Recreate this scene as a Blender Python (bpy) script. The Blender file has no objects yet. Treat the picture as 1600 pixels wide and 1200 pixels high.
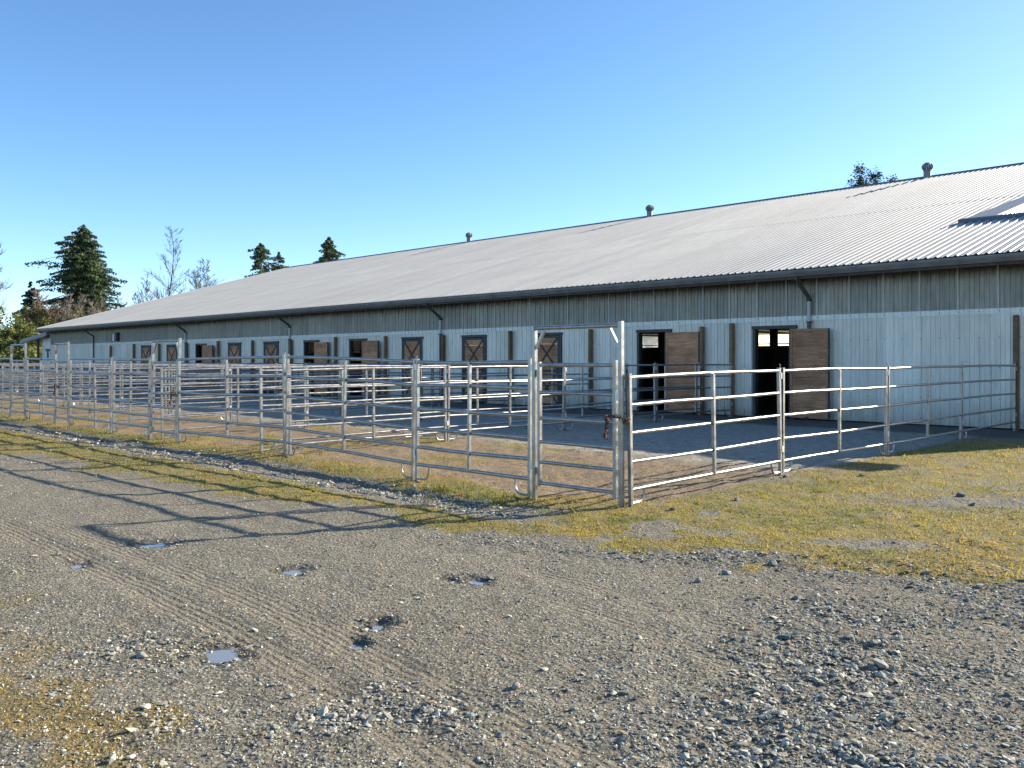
import bpy, bmesh, math, random
import numpy as np
from mathutils import Vector, Matrix
random.seed(7)
RNG = np.random.default_rng(11)
R = math.radians
scene = bpy.context.scene
COL = scene.collection

# ------------------------------------------------------------------ camera, sky, sun, exposure
# Site axes: s runs along the barn (world -X), t runs from the lane to the barn (world +Y).
EYE = 1.62
cam_d = bpy.data.cameras.new('camera'); cam = bpy.data.objects.new('camera', cam_d); COL.objects.link(cam)
cam.location = (0, 0, EYE); cam.rotation_euler = (R(90), 0, R(45))
cam_d.sensor_width = 36; cam_d.lens = 31.3; cam_d.shift_y = -35/1600
cam_d.clip_start = 0.1; cam_d.clip_end = 4000
scene.camera = cam

SUNV = Vector((0.95, 2.20, 1.0)).normalized()            # towards the sun
w = bpy.data.worlds.new('World'); scene.world = w; w.use_nodes = True
nt = w.node_tree; nt.nodes.clear()
sky = nt.nodes.new('ShaderNodeTexSky'); sky.sky_type = 'NISHITA'; sky.sun_disc = False
sky.sun_elevation = math.asin(SUNV.z); sky.sun_rotation = math.atan2(SUNV.x, SUNV.y)
sky.air_density = 0.6; sky.dust_density = 0.3; sky.ozone_density = 1.5; sky.altitude = 0
hs = nt.nodes.new('ShaderNodeHueSaturation'); hs.inputs['Saturation'].default_value = 1.15; hs.inputs['Hue'].default_value = 0.496
bg = nt.nodes.new('ShaderNodeBackground'); bg.inputs[1].default_value = 0.122
wo = nt.nodes.new('ShaderNodeOutputWorld')
nt.links.new(sky.outputs[0], hs.inputs['Color']); nt.links.new(hs.outputs[0], bg.inputs[0]); nt.links.new(bg.outputs[0], wo.inputs[0])
sd = bpy.data.lights.new('sun', 'SUN'); sd.energy = 5.0; sd.angle = R(0.5); sd.color = (1.0, 0.90, 0.72)
so = bpy.data.objects.new('sun', sd); COL.objects.link(so)
so.rotation_euler = SUNV.to_track_quat('Z', 'Y').to_euler(); so.location = (40, 40, 60)
vs = scene.view_settings; vs.view_transform = 'Standard'; vs.look = 'None'; vs.gamma = 1; vs.exposure = 1.27
vs.use_curve_mapping = False

# ------------------------------------------------------------------ helpers
def P(s, t, z=0.0): return Vector((-s, t, z))

def noise2(x, y, seed=0):
    xi = np.floor(x).astype(np.int64); yi = np.floor(y).astype(np.int64)
    xf = x-xi; yf = y-yi
    u = xf*xf*(3-2*xf); v = yf*yf*(3-2*yf)
    def h(a, b):
        n = (a*374761393 + b*668265263 + seed*974634777) & 0xffffffff
        n = ((n ^ (n >> 13))*1274126177) & 0xffffffff
        return ((n ^ (n >> 16)) & 0xffff)/65535.0
    return (h(xi, yi)*(1-u)+h(xi+1, yi)*u)*(1-v)+(h(xi, yi+1)*(1-u)+h(xi+1, yi+1)*u)*v
def fbm(x, y, sc, octv=4, seed=0, gain=.5):
    a = 1.; tot = 0.; r = 0.
    for o in range(octv):
        r = r+a*noise2(x*sc+17.3*o, y*sc-9.1*o, seed+o*31); tot += a; a *= gain; sc *= 2.03
    return r/tot                                              # 0..1
def sst(a, b, x):
    x = np.clip((x-a)/(b-a), 0, 1); return x*x*(3-2*x)

class MB:
    def __init__(s): s.v = []; s.f = []
    def add(s, vs, fs):
        o = len(s.v); s.v += [tuple(p) for p in vs]; s.f += [tuple(i+o for i in f) for f in fs]; return s
    def box(s, x0, y0, z0, x1, y1, z1):
        return s.add([(x0,y0,z0),(x1,y0,z0),(x1,y1,z0),(x0,y1,z0),(x0,y0,z1),(x1,y0,z1),(x1,y1,z1),(x0,y1,z1)],
                     [(0,3,2,1),(4,5,6,7),(0,1,5,4),(1,2,6,5),(2,3,7,6),(3,0,4,7)])
    def tube(s, pts, rad, n=8, sq=False, cap=True, asp=1.0):
        pts = [Vector(p) for p in pts]
        if not hasattr(rad, '__len__'): rad = [rad]*len(pts)
        rings = []; fs = []; vs = []
        d0 = (pts[1]-pts[0]).normalized()
        up = Vector((0, 0, 1)) if abs(d0.z) < .9 else Vector((0, 1, 0))
        for i, p in enumerate(pts):
            if i == 0: d = pts[1]-pts[0]
            elif i == len(pts)-1: d = pts[-1]-pts[-2]
            else: d = (pts[i+1]-p).normalized()+(p-pts[i-1]).normalized()
            d.normalize(); a = d.cross(up)
            if a.length < 1e-4: a = d.cross(Vector((1, 0, 0)))
            a.normalize(); b = a.cross(d).normalized()
            for k in range(n):
                th = 2*math.pi*(k+.5)/n
                vs.append(p+(a*math.cos(th)+b*math.sin(th)*asp)*rad[i]*(1.414 if sq else 1))
        for i in range(len(pts)-1):
            for k in range(n):
                k2 = (k+1) % n; fs.append((i*n+k, i*n+k2, (i+1)*n+k2, (i+1)*n+k))
        if cap: fs.append(tuple(range(n))[::-1]); fs.append(tuple((len(pts)-1)*n+k for k in range(n)))
        return s.add(vs, fs)
    def mesh(s, name, mat, smooth=False):
        m = bpy.data.meshes.new(name); m.from_pydata(s.v, [], s.f); m.materials.append(mat)
        bm = bmesh.new(); bm.from_mesh(m); bmesh.ops.recalc_face_normals(bm, faces=bm.faces); bm.to_mesh(m); bm.free()
        if smooth: smooth_by_angle(m)
        return m
    def build(s, name, mat, parent=None, smooth=False): return link(name, s.mesh(name, mat, smooth), parent)
def smooth_by_angle(m, ang=40):
    m.polygons.foreach_set('use_smooth', [True]*len(m.polygons))
    bm = bmesh.new(); bm.from_mesh(m)
    for e in bm.edges:
        e.smooth = (len(e.link_faces) == 2 and e.calc_face_angle(0) < R(ang))
    bm.to_mesh(m); bm.free()
def link(name, mesh, parent=None):
    o = bpy.data.objects.new(name, mesh); COL.objects.link(o)
    if parent: o.parent = parent
    return o
def tag(o, label=None, cat=None, group=None, kind=None):
    if label: o['label'] = label
    if cat: o['category'] = cat
    if group: o['group'] = group
    if kind: o['kind'] = kind
    return o
def empty(name, loc=(0, 0, 0)):
    o = bpy.data.objects.new(name, None); COL.objects.link(o); o.location = loc; o.empty_display_size = .2; return o
def copy_tree(o, parent=None):
    c = o.copy(); COL.objects.link(c); c.parent = parent
    for ch in list(KIDS.get(o.name, o.children)): copy_tree(ch, c)
    return c
KIDS = {}
def freeze(o):                                               # remember children of prototypes (children lookup is slow)
    KIDS[o.name] = list(o.children)
    for c in KIDS[o.name]: freeze(c)

def np_mesh(name, V, F, mat, smooth=False, cols=None):
    """V (n,3), F (m,k) arrays -> mesh, quickly"""
    m = bpy.data.meshes.new(name); k = F.shape[1]
    m.vertices.add(len(V)); m.vertices.foreach_set('co', V.astype(np.float32).ravel())
    m.loops.add(F.size); m.loops.foreach_set('vertex_index', F.astype(np.int32).ravel())
    m.polygons.add(len(F)); m.polygons.foreach_set('loop_start', np.arange(0, F.size, k, dtype=np.int32))
    m.polygons.foreach_set('use_smooth', np.full(len(F), smooth))
    m.update(calc_edges=True)
    if cols is not None:
        for nm, c in cols.items():
            a = m.color_attributes.new(nm, 'FLOAT_COLOR', 'POINT')
            cc = np.ones((len(V), 4), np.float32); cc[:, :3] = c; a.data.foreach_set('color', cc.ravel())
    m.materials.append(mat); return m

# ------------------------------------------------------------------ materials
class NT:
    def __init__(s, name):
        s.m = bpy.data.materials.new(name); s.m.use_nodes = True; s.t = s.m.node_tree; s.t.nodes.clear()
        s.out = s.t.nodes.new('ShaderNodeOutputMaterial'); s.b = s.t.nodes.new('ShaderNodeBsdfPrincipled')
        s.L(s.b.outputs[0], s.out.inputs[0]); s._geo = None
    def L(s, a, b): s.t.links.new(a, b)
    def n(s, typ, **kw):
        x = s.t.nodes.new('ShaderNode'+typ)
        for k, v in kw.items(): setattr(x, k, v)
        return x
    def val(s, inp, v):
        if isinstance(v, bpy.types.NodeSocket): s.L(v, inp)
        elif hasattr(v, '__len__') and len(v) == 3 and inp.type == 'RGBA': inp.default_value = (*v, 1)
        else: inp.default_value = v
    def coord(s, which='Object', scale=(1, 1, 1)):
        tc = s.n('TexCoord'); mp = s.n('Mapping'); s.L(tc.outputs[which], mp.inputs[0]); mp.inputs['Scale'].default_value = scale
        return mp.outputs[0]
    def wpos(s, scale=(1, 1, 1)):
        g = s.n('NewGeometry'); mp = s.n('Mapping'); s.L(g.outputs['Position'], mp.inputs[0]); mp.inputs['Scale'].default_value = scale
        return mp.outputs[0]
    def noise(s, co, scale, detail=4, rough=.55, dist=0):
        x = s.n('TexNoise'); s.L(co, x.inputs['Vector']); x.inputs['Scale'].default_value = scale
        x.inputs['Detail'].default_value = detail; x.inputs['Roughness'].default_value = rough; x.inputs['Distortion'].default_value = dist
        return x.outputs['Fac']
    def vor(s, co, scale, feature='F1', out='Distance', rnd=1.):
        x = s.n('TexVoronoi', feature=feature); s.L(co, x.inputs['Vector']); x.inputs['Scale'].default_value = scale
        x.inputs['Randomness'].default_value = rnd
        return x.outputs[out]
    def ramp(s, fac, stops):
        x = s.n('ValToRGB'); s.val(x.inputs[0], fac); e = x.color_ramp.elements
        while len(e) < len(stops): e.new(.5)
        for i, (p, c) in enumerate(stops):
            e[i].position = p; e[i].color = (*c, 1) if hasattr(c, '__len__') else (c, c, c, 1)
        return x.outputs[0]
    def mix(s, f, a, b, mode='MIX'):
        x = s.n('Mix', data_type='RGBA', blend_type=mode); s.val(x.inputs[0], f); s.val(x.inputs[6], a); s.val(x.inputs[7], b)
        return x.outputs[2]
    def math(s, op, a, b=0., clamp=False):
        x = s.n('Math', operation=op, use_clamp=clamp); s.val(x.inputs[0], a); s.val(x.inputs[1], b); return x.outputs[0]
    def bump(s, h, st=.3, dist=.02, prev=None):
        x = s.n('Bump'); s.L(h, x.inputs['Height']); x.inputs['Strength'].default_value = st; x.inputs['Distance'].default_value = dist
        if prev: s.L(prev, x.inputs['Normal'])
        return x.outputs[0]
    def orand(s): return s.n('ObjectInfo').outputs['Random']
    def set(s, color=None, rough=None, metal=None, normal=None, spec=None):
        b = s.b.inputs
        if color is not None: s.val(b['Base Color'], color)
        if rough is not None: s.val(b['Roughness'], rough)
        if metal is not None: s.val(b['Metallic'], metal)
        if normal is not None: s.L(normal, b['Normal'])
        if spec is not None: s.val(b['Specular IOR Level'], spec)
        return s.m

def m_galv(name='galvanised_steel', lo=.24, hi=.38):
    k = NT(name); co = k.wpos()
    n1 = k.noise(co, 9, 3); n2 = k.vor(co, 55, out='Color')
    c = k.ramp(n1, [(.3, (lo, lo*.98, lo*.95)), (.7, (hi, hi*.98, hi*.95))])
    c = k.mix(.10, c, n2, 'OVERLAY')
    st = k.ramp(k.noise(k.wpos((1, 1, .25)), 14, 5), [(.60, 0.), (.74, 1.)])
    c = k.mix(st, c, (.30, .265, .22))
    return k.set(c, k.ramp(n1, [(.2, .27), (.8, .44)]), .80, k.bump(k.noise(co, 60, 3), .12, .004))
def m_plain(name, col, rough=.6, metal=0., var=.15, sc=6, bump=.1):
    k = NT(name); co = k.wpos(); n1 = k.noise(co, sc, 5)
    a = tuple(c*(1-var) for c in col); b = tuple(min(1, c*(1+var)) for c in col)
    return k.set(k.ramp(n1, [(.3, a), (.7, b)]), rough, metal, k.bump(k.noise(co, sc*8, 4), bump, .005))
def m_wood(name, a, b, sc=1.):
    k = NT(name); tc = k.coord('Object', (1.5*sc, 22*sc, 22*sc)); r = k.orand()
    ad = k.n('VectorMath', operation='ADD'); k.L(tc, ad.inputs[0])
    cb = k.n('CombineXYZ'); k.L(k.math('MULTIPLY', r, 37.), cb.inputs[0]); k.L(k.math('MULTIPLY', r, 91.), cb.inputs[1]); k.L(cb.outputs[0], ad.inputs[1])
    n = k.noise(ad.outputs[0], 1.6, 6, .65, .6)
    c = k.ramp(n, [(.28, tuple(x*.55 for x in a)), (.5, a), (.72, b)])
    c = k.mix(1., c, k.ramp(r, [(0, .72), (1, 1.12)]), 'MULTIPLY')
    big = k.ramp(k.noise(k.wpos(), 2.3, 4), [(.35, .7), (.6, 1.)])
    c = k.mix(1., c, big, 'MULTIPLY')
    return k.set(c, .8, 0, k.bump(n, .45, .006))
def m_white_sheet():
    k = NT('white_painted_sheet'); 
    r = k.orand(); co = k.wpos((1, 1, .16)); n = k.noise(co, 7, 5, .6)
    c = k.ramp(n, [(.3, (.72, .655, .54)), (.65, (.87, .805, .685))])
    g = k.n('NewGeometry'); sp = k.n('SeparateXYZ'); k.L(g.outputs['Position'], sp.inputs[0])
    dirt = k.math('MULTIPLY', k.ramp(sp.outputs[2], [(0., 1.), (.75, .0)]), k.noise(k.wpos((1, 1, .5)), 4, 5), True)
    c = k.mix(k.math('MULTIPLY', dirt, 1.5, True), c, (.30, .27, .22))
    c = k.mix(1., c, k.ramp(r, [(0, .85), (1, 1.03)]), 'MULTIPLY')
    stk = k.ramp(k.noise(k.wpos((30, 30, .6)), 1.4, 4, .6), [(.58, 1.), (.75, .80)])
    c = k.mix(1., c, stk, 'MULTIPLY')
    return k.set(c, .42, 0, k.bump(k.noise(k.wpos(), 1.8, 2), .25, .02))
def m_fibre():
    k = NT('translucent_fibreglass'); r = k.orand()
    n = k.noise(k.wpos((14, 14, .9)), 1.3, 6, .62); n2 = k.noise(k.wpos((1, 1, 2)), 2.1, 5)
    c = k.ramp(n, [(.3, (.28, .255, .195)), (.52, (.46, .425, .335)), (.74, (.60, .56, .45))])
    c = k.mix(1., c, k.ramp(r, [(0, .82), (1, 1.08)]), 'MULTIPLY')
    # algae and soot runs hanging from the eave (a stain with its own ragged shape)
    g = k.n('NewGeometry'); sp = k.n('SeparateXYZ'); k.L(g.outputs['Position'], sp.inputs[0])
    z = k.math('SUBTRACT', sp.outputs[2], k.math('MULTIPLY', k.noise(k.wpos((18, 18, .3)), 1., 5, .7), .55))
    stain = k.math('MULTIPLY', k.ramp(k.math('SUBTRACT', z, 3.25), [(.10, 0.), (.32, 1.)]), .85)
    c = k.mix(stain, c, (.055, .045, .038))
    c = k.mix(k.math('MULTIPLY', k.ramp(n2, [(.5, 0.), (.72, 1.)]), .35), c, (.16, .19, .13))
    k.set(c, .45, 0, k.bump(n, .15, .004))
    tr = k.n('BsdfTranslucent'); tr.inputs[0].default_value = (.62, .60, .50, 1)
    ms = k.n('MixShader'); ms.inputs[0].default_value = .22
    k.L(k.b.outputs[0], ms.inputs[1]); k.L(tr.outputs[0], ms.inputs[2]); k.L(ms.outputs[0], k.out.inputs[0])
    return k.m
def m_roof():
    k = NT('weathered_roof_sheet'); r = k.orand()
    co = k.coord('Object', (2.5, .35, 1))
    n = k.noise(co, 2.2, 5, .6); n2 = k.noise(k.wpos(), .35, 4)
    c = k.ramp(n, [(.3, (.315, .317, .317)), (.7, (.375, .378, .378))])
    c = k.mix(1., c, k.ramp(n2, [(.3, .93), (.7, 1.04)]), 'MULTIPLY')
    c = k.mix(1., c, k.ramp(r, [(0, .93), (1, 1.04)]), 'MULTIPLY')
    return k.set(c, .60, .0, k.bump(k.noise(k.wpos(), 2.5, 2), .1, .01), .25)
MAT = dict(spout=m_plain('dark_brown_downspout', (.085, .075, .065), .5, 0, .2, 3),vent=m_plain('weathered_vent_zinc', (.22, .23, .22), .6, .3, .3),
    galv=m_galv(), galv2=m_galv('dull_galvanised_steel', .24, .36),
    rust=m_plain('rusty_chain_iron', (.12, .055, .035), .8, .3, .5, 30, .4),
    plate=m_plain('zinc_connector_plate', (.62, .61, .58), .35, .3, .08),
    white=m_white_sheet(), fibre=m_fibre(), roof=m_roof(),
    gutter=m_plain('grey_brown_gutter', (.20, .185, .165), .5, .1, .2, 3),
    fascia=m_plain('dark_eave_timber', (.07, .055, .043), .8, 0, .4, 8),
    ridge=m_plain('dark_ridge_flashing', (.10, .115, .14), .5, .3),
    pipe=m_plain('pale_downpipe', (.50, .50, .50), .4, 0, .08),
    brown=m_wood('door_planks', (.54, .25, .12), (.74, .41, .22)),
    post=m_wood('dark_timber_post', (.24, .140, .070), (.40, .25, .14)),
    frame=m_plain('dark_door_frame', (.050, .046, .044), .6, 0, .3),
    brace=m_plain('dark_brace_board', (.060, .045, .036), .7, 0, .3),
    screw=m_plain('screw_head', (.16, .15, .14), .5, .5),
    inner=m_wood('stall_boards', (.09, .065, .045), (.16, .115, .08)),
    trim=m_plain('white_corner_trim', (.56, .56, .55), .45, 0, .06),
)

# ------------------------------------------------------------------ the ground
FZ_S = [-60, 5, 6.4, 7.9, 10.3, 14, 18, 22, 30, 60]
FZ = [-.10, -.09, -.09, -.15, -.15, -.06, -.10, -.09, -.05, -.05]
def smooth_h(s, t):
    s = np.asarray(s, float); t = np.asarray(t, float)
    f = np.interp(s, FZ_S, FZ)
    road = -0.13+0*s
    a = sst(6.2, 8.1, t)
    h = road*(1-a)+f*a
    h = h*(1-sst(8.6, 13., t))+np.minimum(f*.35, 0)*sst(8.6, 13., t)*(1-sst(14., 21., t))
    ditch = np.exp(-((t-7.45)/.42)**2)*sst(6.6, 8.6, s)
    return h-.075*ditch
PUD = [  # s, t, half-length along s, half-width along t, depth
    (8.55, 3.62, .15, .12), (6.57, 3.99, .11, .10), (5.25, 4.84, .09, .07), (4.86, 3.56, .08, .09), (4.64, 3.27, .06, .05),
    (5.09, 2.56, .14, .10), (8.17, 2.81, .11, .07), (5.45, 4.72, .05, .05)]
def pud_field(s, t):
    m = np.zeros_like(s)
    for i, (ps, pt, a, b) in enumerate(PUD):
        wob = (fbm(s, t, 9., 4, 90+i)-.5)*1.7
        d = ((s-ps)/a)**2+((t-pt)/b)**2
        m = np.maximum(m, np.exp(-np.clip(d*.6*(1+wob), 0, 50)))
    return m
def cam_xy(s, t): return (t-s)/1.41421, (s+t)/1.41421
def masks(s, t):
    n = fbm(s, t, .8, 5, 3); n2 = fbm(s, t, 3.2, 4, 8); nb = fbm(s, t, .25, 4, 21); n3 = fbm(s, t, 9., 3, 40)
    X, Y = cam_xy(s, t)
    left = sst(6.2, 7.4, s)
    # mossy verge between lane and ditch, and the bank under the front fence
    ec = 5.55+np.interp(s, [0, 2.2, 4.4, 6, 10, 20], [3.2, 2.5, 1.3, .9, .25, -.1]); e0 = ec+(n-.5)*1.9+(n2-.5)*.6
    verge = sst(e0-.25, e0+.30, t)*(1-sst(6.75, 7.0, t+(n2-.5)*.5)*left)
    bank = sst(7.75, 7.95, t+(n2-.5)*.4)*(1-sst(8.5, 8.9, t+(n-.5)*1.4))*left
    field = sst(e0, e0+.4, t)*(1-sst(6.25, 6.6, s))*(1-sst(19.2, 20.8, t+(n-.5)*1.0))*(.55+.45*sst(.36, .56, nb*.5+n2*.5))
    far = sst(22, 28, s)*sst(8.5, 9.0, t)*sst(.46, .62, n)*(1-sst(12.5, 14., t))
    pen = sst(8.5, 8.8, t)*sst(6.3, 6.6, s)*(1-sst(12.5, 14.5, t+(n-.5)*2))*sst(.55, .66, n*.5+nb*.5+.10*np.exp(-((s-14.5)/1.0)**2))
    grass = np.clip(np.maximum.reduce([verge*(t < 9), bank*.9, field, far*.9, pen*.75]), 0, 1)
    bare = sst(.54, .66, fbm(s, t, 1.3, 4, 77))
    grass = grass*(1-.75*bare*(s < 6.6)*(t < 9.2))*(1-.3*bare)
    mossl = (1-sst(1.55, 2.5, t+(n-.5)*1.6))*sst(.38, .60, n2*.6+n*.4)*sst(3.2, 4.4, s)
    moss = np.clip(mossl+.6*sst(.60, .70, n2)*sst(1.2, 2.6, X)*(1-sst(6.5, 8., Y))*.5, 0, 1)
    # coarse stones
    ditch = np.exp(-((t-7.38+(n-.5)*.5)/.47)**2)*sst(6.7, 7.5, s)
    ditch = np.clip(ditch*1.4, 0, 1)*(1-.5*sst(.58, .7, n2))
    rz = sst(-.3, 2.2, X+(n-.5)*2.5-(Y-5)*.35)*(1-sst(6.3, 7.8, Y+(n-.5)*2.0))
    band = np.exp(-((t-(ec-.35)+(n-.5)*.9)/.5)**2)*(1-sst(6.5, 8.2, s))*sst(-1.0, 1.0, s)
    heap = np.maximum(np.exp(-(((X-1.8)/.8)**2+((Y-7.85)/.40)**2)), np.exp(-(((X-3.4)/.75)**2+((Y-8.35)/.33)**2)))
    heap2 = np.exp(-(((X-5.5)/.9)**2+((Y-10.6)/.45)**2))
    near = np.exp(-(((X+.55)/.8)**2+((Y-4.5)/.35)**2))*sst(.40, .55, n2); grass = grass*(1-.8*sst(.35, .6, heap*(.5+n2)))*(1-.85*sst(.35, .6, heap2*(.5+n2)))
    lft = np.exp(-(((X+2.35)/.45)**2+((Y-5.5)/.35)**2))+.6*np.exp(-(((X+3.8)/1.)**2+((Y-8.6)/.6)**2))*sst(.45, .6, n2)
    vergel = (1-sst(1.8, 2.7, t+(n-.5)*1.4))*.5*(s > 2.5)
    coarse = np.clip(np.maximum.reduce([ditch, rz*.9, band*.75, heap, heap2*.6, near, lft, vergel*sst(.45, .6, n2)]), 0, 1)
    coarse = coarse*(.35+.65*sst(.36, .58, fbm(s, t, 2.1, 4, 55)))
    pf_ = pud_field(s, t); coarse = np.maximum(coarse, .9*sst(.06, .18, pf_)*(1-sst(.40, .55, pf_)))
    dirt = sst(8.3, 8.7, t)*sst(6.3, 6.6, s)*(1-sst(12.0, 13.6, t+(n-.5)*1.2))
    pensand = sst(6.35, 6.6, s)*sst(12.0, 13.6, t+(n-.5)*1.2)
    return np.clip(grass, 0, 1), coarse, dirt, pensand, moss, ditch
def tracks(s, t):
    """tyre ruts running along the lane; returns mask and cross-lane coordinate"""
    tc = t-.35*np.sin(s*.16)+.016*np.clip(6-s, 0, 10)**2
    m = np.zeros_like(s)
    for c, wd in ((2.55, .16), (3.0, .18), (3.75, .2), (4.55, .16), (5.1, .14)):
        m = np.maximum(m, np.exp(-((tc-c)/wd)**4))
    return m*sst(.30, .50, fbm(s*.45, t, .5, 3, 64)), tc
def ground_h(s, t, fine=True):
    h = smooth_h(s, t)
    X, Y = cam_xy(s, t); r = np.hypot(X, Y)
    fade = 1-sst(22, 40, r)
    g, co, di, ps, mo, dt = masks(s, t)
    h = h+((fbm(s, t, .45, 3, 5)-.5)*.05+(fbm(s, t, 4.5, 3, 6)-.5)*.022*(1+1.2*co+.8*g))*fade*(1-sst(20.5, 22.5, t))
    h = h+((fbm(s, t, 3.3, 4, 33)-.5)*.07)*np.clip(di+ps, 0, 1)*(1-sst(20., 21.5, t))*fade
    if fine:
        h = h+(fbm(s, t, 17., 3, 15)-.5)*(.010+.016*co+.012*g+.008*di)*(1-sst(14, 24, r))*(1-sst(20.5, 22.5, t))
    tm, tc = tracks(s, t); h = h-.010*tm*fade
    h = h-.040*pud_field(s, t)
    return h
def ground_z(s, t): return float(ground_h(np.array([float(s)]), np.array([float(t)]), False)[0])

def m_ground():
    k = NT('lane_gravel_and_turf'); co = k.wpos()
    A = k.n('VertexColor', layer_name='mask_a'); sa = k.n('SeparateColor'); k.L(A.outputs[0], sa.inputs[0])
    B = k.n('VertexColor', layer_name='mask_b'); sb = k.n('SeparateColor'); k.L(B.outputs[0], sb.inputs[0])
    grass, coarse, dirt = sa.outputs; sand, moss, wet = sb.outputs
    big = k.noise(co, .55, 5, .6); mid = k.noise(co, 4.5, 6, .65); fine = k.noise(co, 38, 5, .7)
    v1 = k.vor(co, 46, out='Color'); v1d = k.vor(co, 46); v2d = k.vor(co, 19); v2 = k.vor(co, 19, out='Color')
    sc = k.n('SeparateColor'); k.L(v1, sc.inputs[0]); r1 = sc.outputs[0]
    sc2 = k.n('SeparateColor'); k.L(v2, sc2.inputs[0]); r2 = sc2.outputs[1]
    road = k.ramp(mid, [(.25, (.165, .148, .105)), (.5, (.275, .253, .185)), (.75, (.38, .355, .27))])
    road = k.mix(k.ramp(big, [(.4, 0.), (.62, .7)]), road, (.215, .185, .120))
    peb = k.ramp(r1, [(.0, (.09, .092, .09)), (.45, (.22, .19, .145)), (.8, (.36, .325, .26)), (1., (.56, .52, .44))])
    road = k.mix(.55, road, peb)
    road = k.mix(k.ramp(v1d, [(.3, 0.), (.62, .55)]), road, (.085, .07, .052))
    stone = k.ramp(r2, [(0, (.11, .11, .095)), (.5, (.24, .235, .20)), (1, (.42, .41, .35))])
    stone = k.mix(k.ramp(v2d, [(.25, 0.), (.5, .8)]), stone, (.07, .062, .05))
    c = k.mix(k.math('MULTIPLY', coarse, .62), road, stone)
    dcol = k.ramp(k.noise(co, 9, 6, .7), [(.28, (.10, .066, .036)), (.5, (.235, .162, .092)), (.72, (.38, .28, .17))])
    dcol = k.mix(.35, dcol, k.ramp(r1, [(0, (.07, .05, .035)), (1, (.42, .34, .24))]))
    c = k.mix(dirt, c, dcol)
    scol = k.ramp(k.noise(co, 5, 6, .7), [(.3, (.21, .18, .135)), (.55, (.40, .35, .275)), (.75, (.56, .50, .41))])
    scol = k.mix(.4, scol, k.ramp(r1, [(0, (.10, .095, .085)), (1, (.48, .455, .41))]))
    c = k.mix(sand, c, scol)
    gn = k.noise(co, 2.2, 6, .7); gf = k.noise(co, 55, 4, .75)
    gcol = k.ramp(gn, [(.28, (.12, .125, .022)), (.44, (.27, .215, .035)), (.58, (.40, .285, .055)), (.74, (.40, .25, .09))])
    gcol = k.mix(k.ramp(gf, [(.38, .8), (.6, 0.)]), gcol, (.045, .045, .015))
    gm = k.ramp(k.math('ADD', grass, k.math('MULTIPLY', k.math('SUBTRACT', fine, .5), 1.3)), [(.33, 0.), (.62, 1.)])
    c = k.mix(k.math('MULTIPLY', gm, .68), c, gcol)
    mcol = k.ramp(k.noise(co, 7, 5, .7), [(.3, (.12, .09, .03)), (.55, (.22, .155, .045)), (.75, (.26, .17, .07))])
    mm = k.ramp(k.math('ADD', moss, k.math('MULTIPLY', k.math('SUBTRACT', fine, .5), 1.6)), [(.35, 0.), (.7, 1.)])
    c = k.mix(k.math('MULTIPLY', mm, .8), c, mcol)
    c = k.mix(k.ramp(wet, [(.05, 0.), (.40, .7)]), c, (.075, .062, .045))
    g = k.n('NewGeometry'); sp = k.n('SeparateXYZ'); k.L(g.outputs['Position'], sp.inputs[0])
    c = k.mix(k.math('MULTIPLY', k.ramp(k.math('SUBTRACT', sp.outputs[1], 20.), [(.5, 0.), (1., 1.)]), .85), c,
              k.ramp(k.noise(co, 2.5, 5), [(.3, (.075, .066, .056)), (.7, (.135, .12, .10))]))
    T = k.n('VertexColor', layer_name='rut'); stt = k.n('SeparateColor'); k.L(T.outputs[0], stt.inputs[0])
    ph = k.math('ADD', k.math('MULTIPLY', stt.outputs[1], 10*2*math.pi/.06), k.math('MULTIPLY', k.noise(co, 4, 5, .65), 9.))
    rib = k.math('MULTIPLY', k.math('MULTIPLY', k.math('SINE', ph), stt.outputs[0]), k.ramp(k.noise(co, 2.4, 4, .6), [(.30, .1), (.52, 1.)]))
    c = k.mix(k.math('MULTIPLY', stt.outputs[0], .35), c, k.ramp(fine, [(.3, (.17, .14, .10)), (.7, (.27, .23, .17))]))
    h = k.math('ADD', k.math('MULTIPLY', v1d, -.6), k.math('MULTIPLY', fine, 1.2))
    nb = k.bump(h, 1., .018)
    nb = k.bump(k.math('MULTIPLY', k.math('MULTIPLY', v2d, -1.), k.math('ADD', coarse, .25)), .7, .03, nb)
    nb = k.bump(mid, .35, .05, nb)
    nb = k.bump(rib, .40, .011, nb)
    return k.set(c, k.ramp(wet, [(.2, .93), (.6, .35)]), 0, nb, .25)

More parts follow.
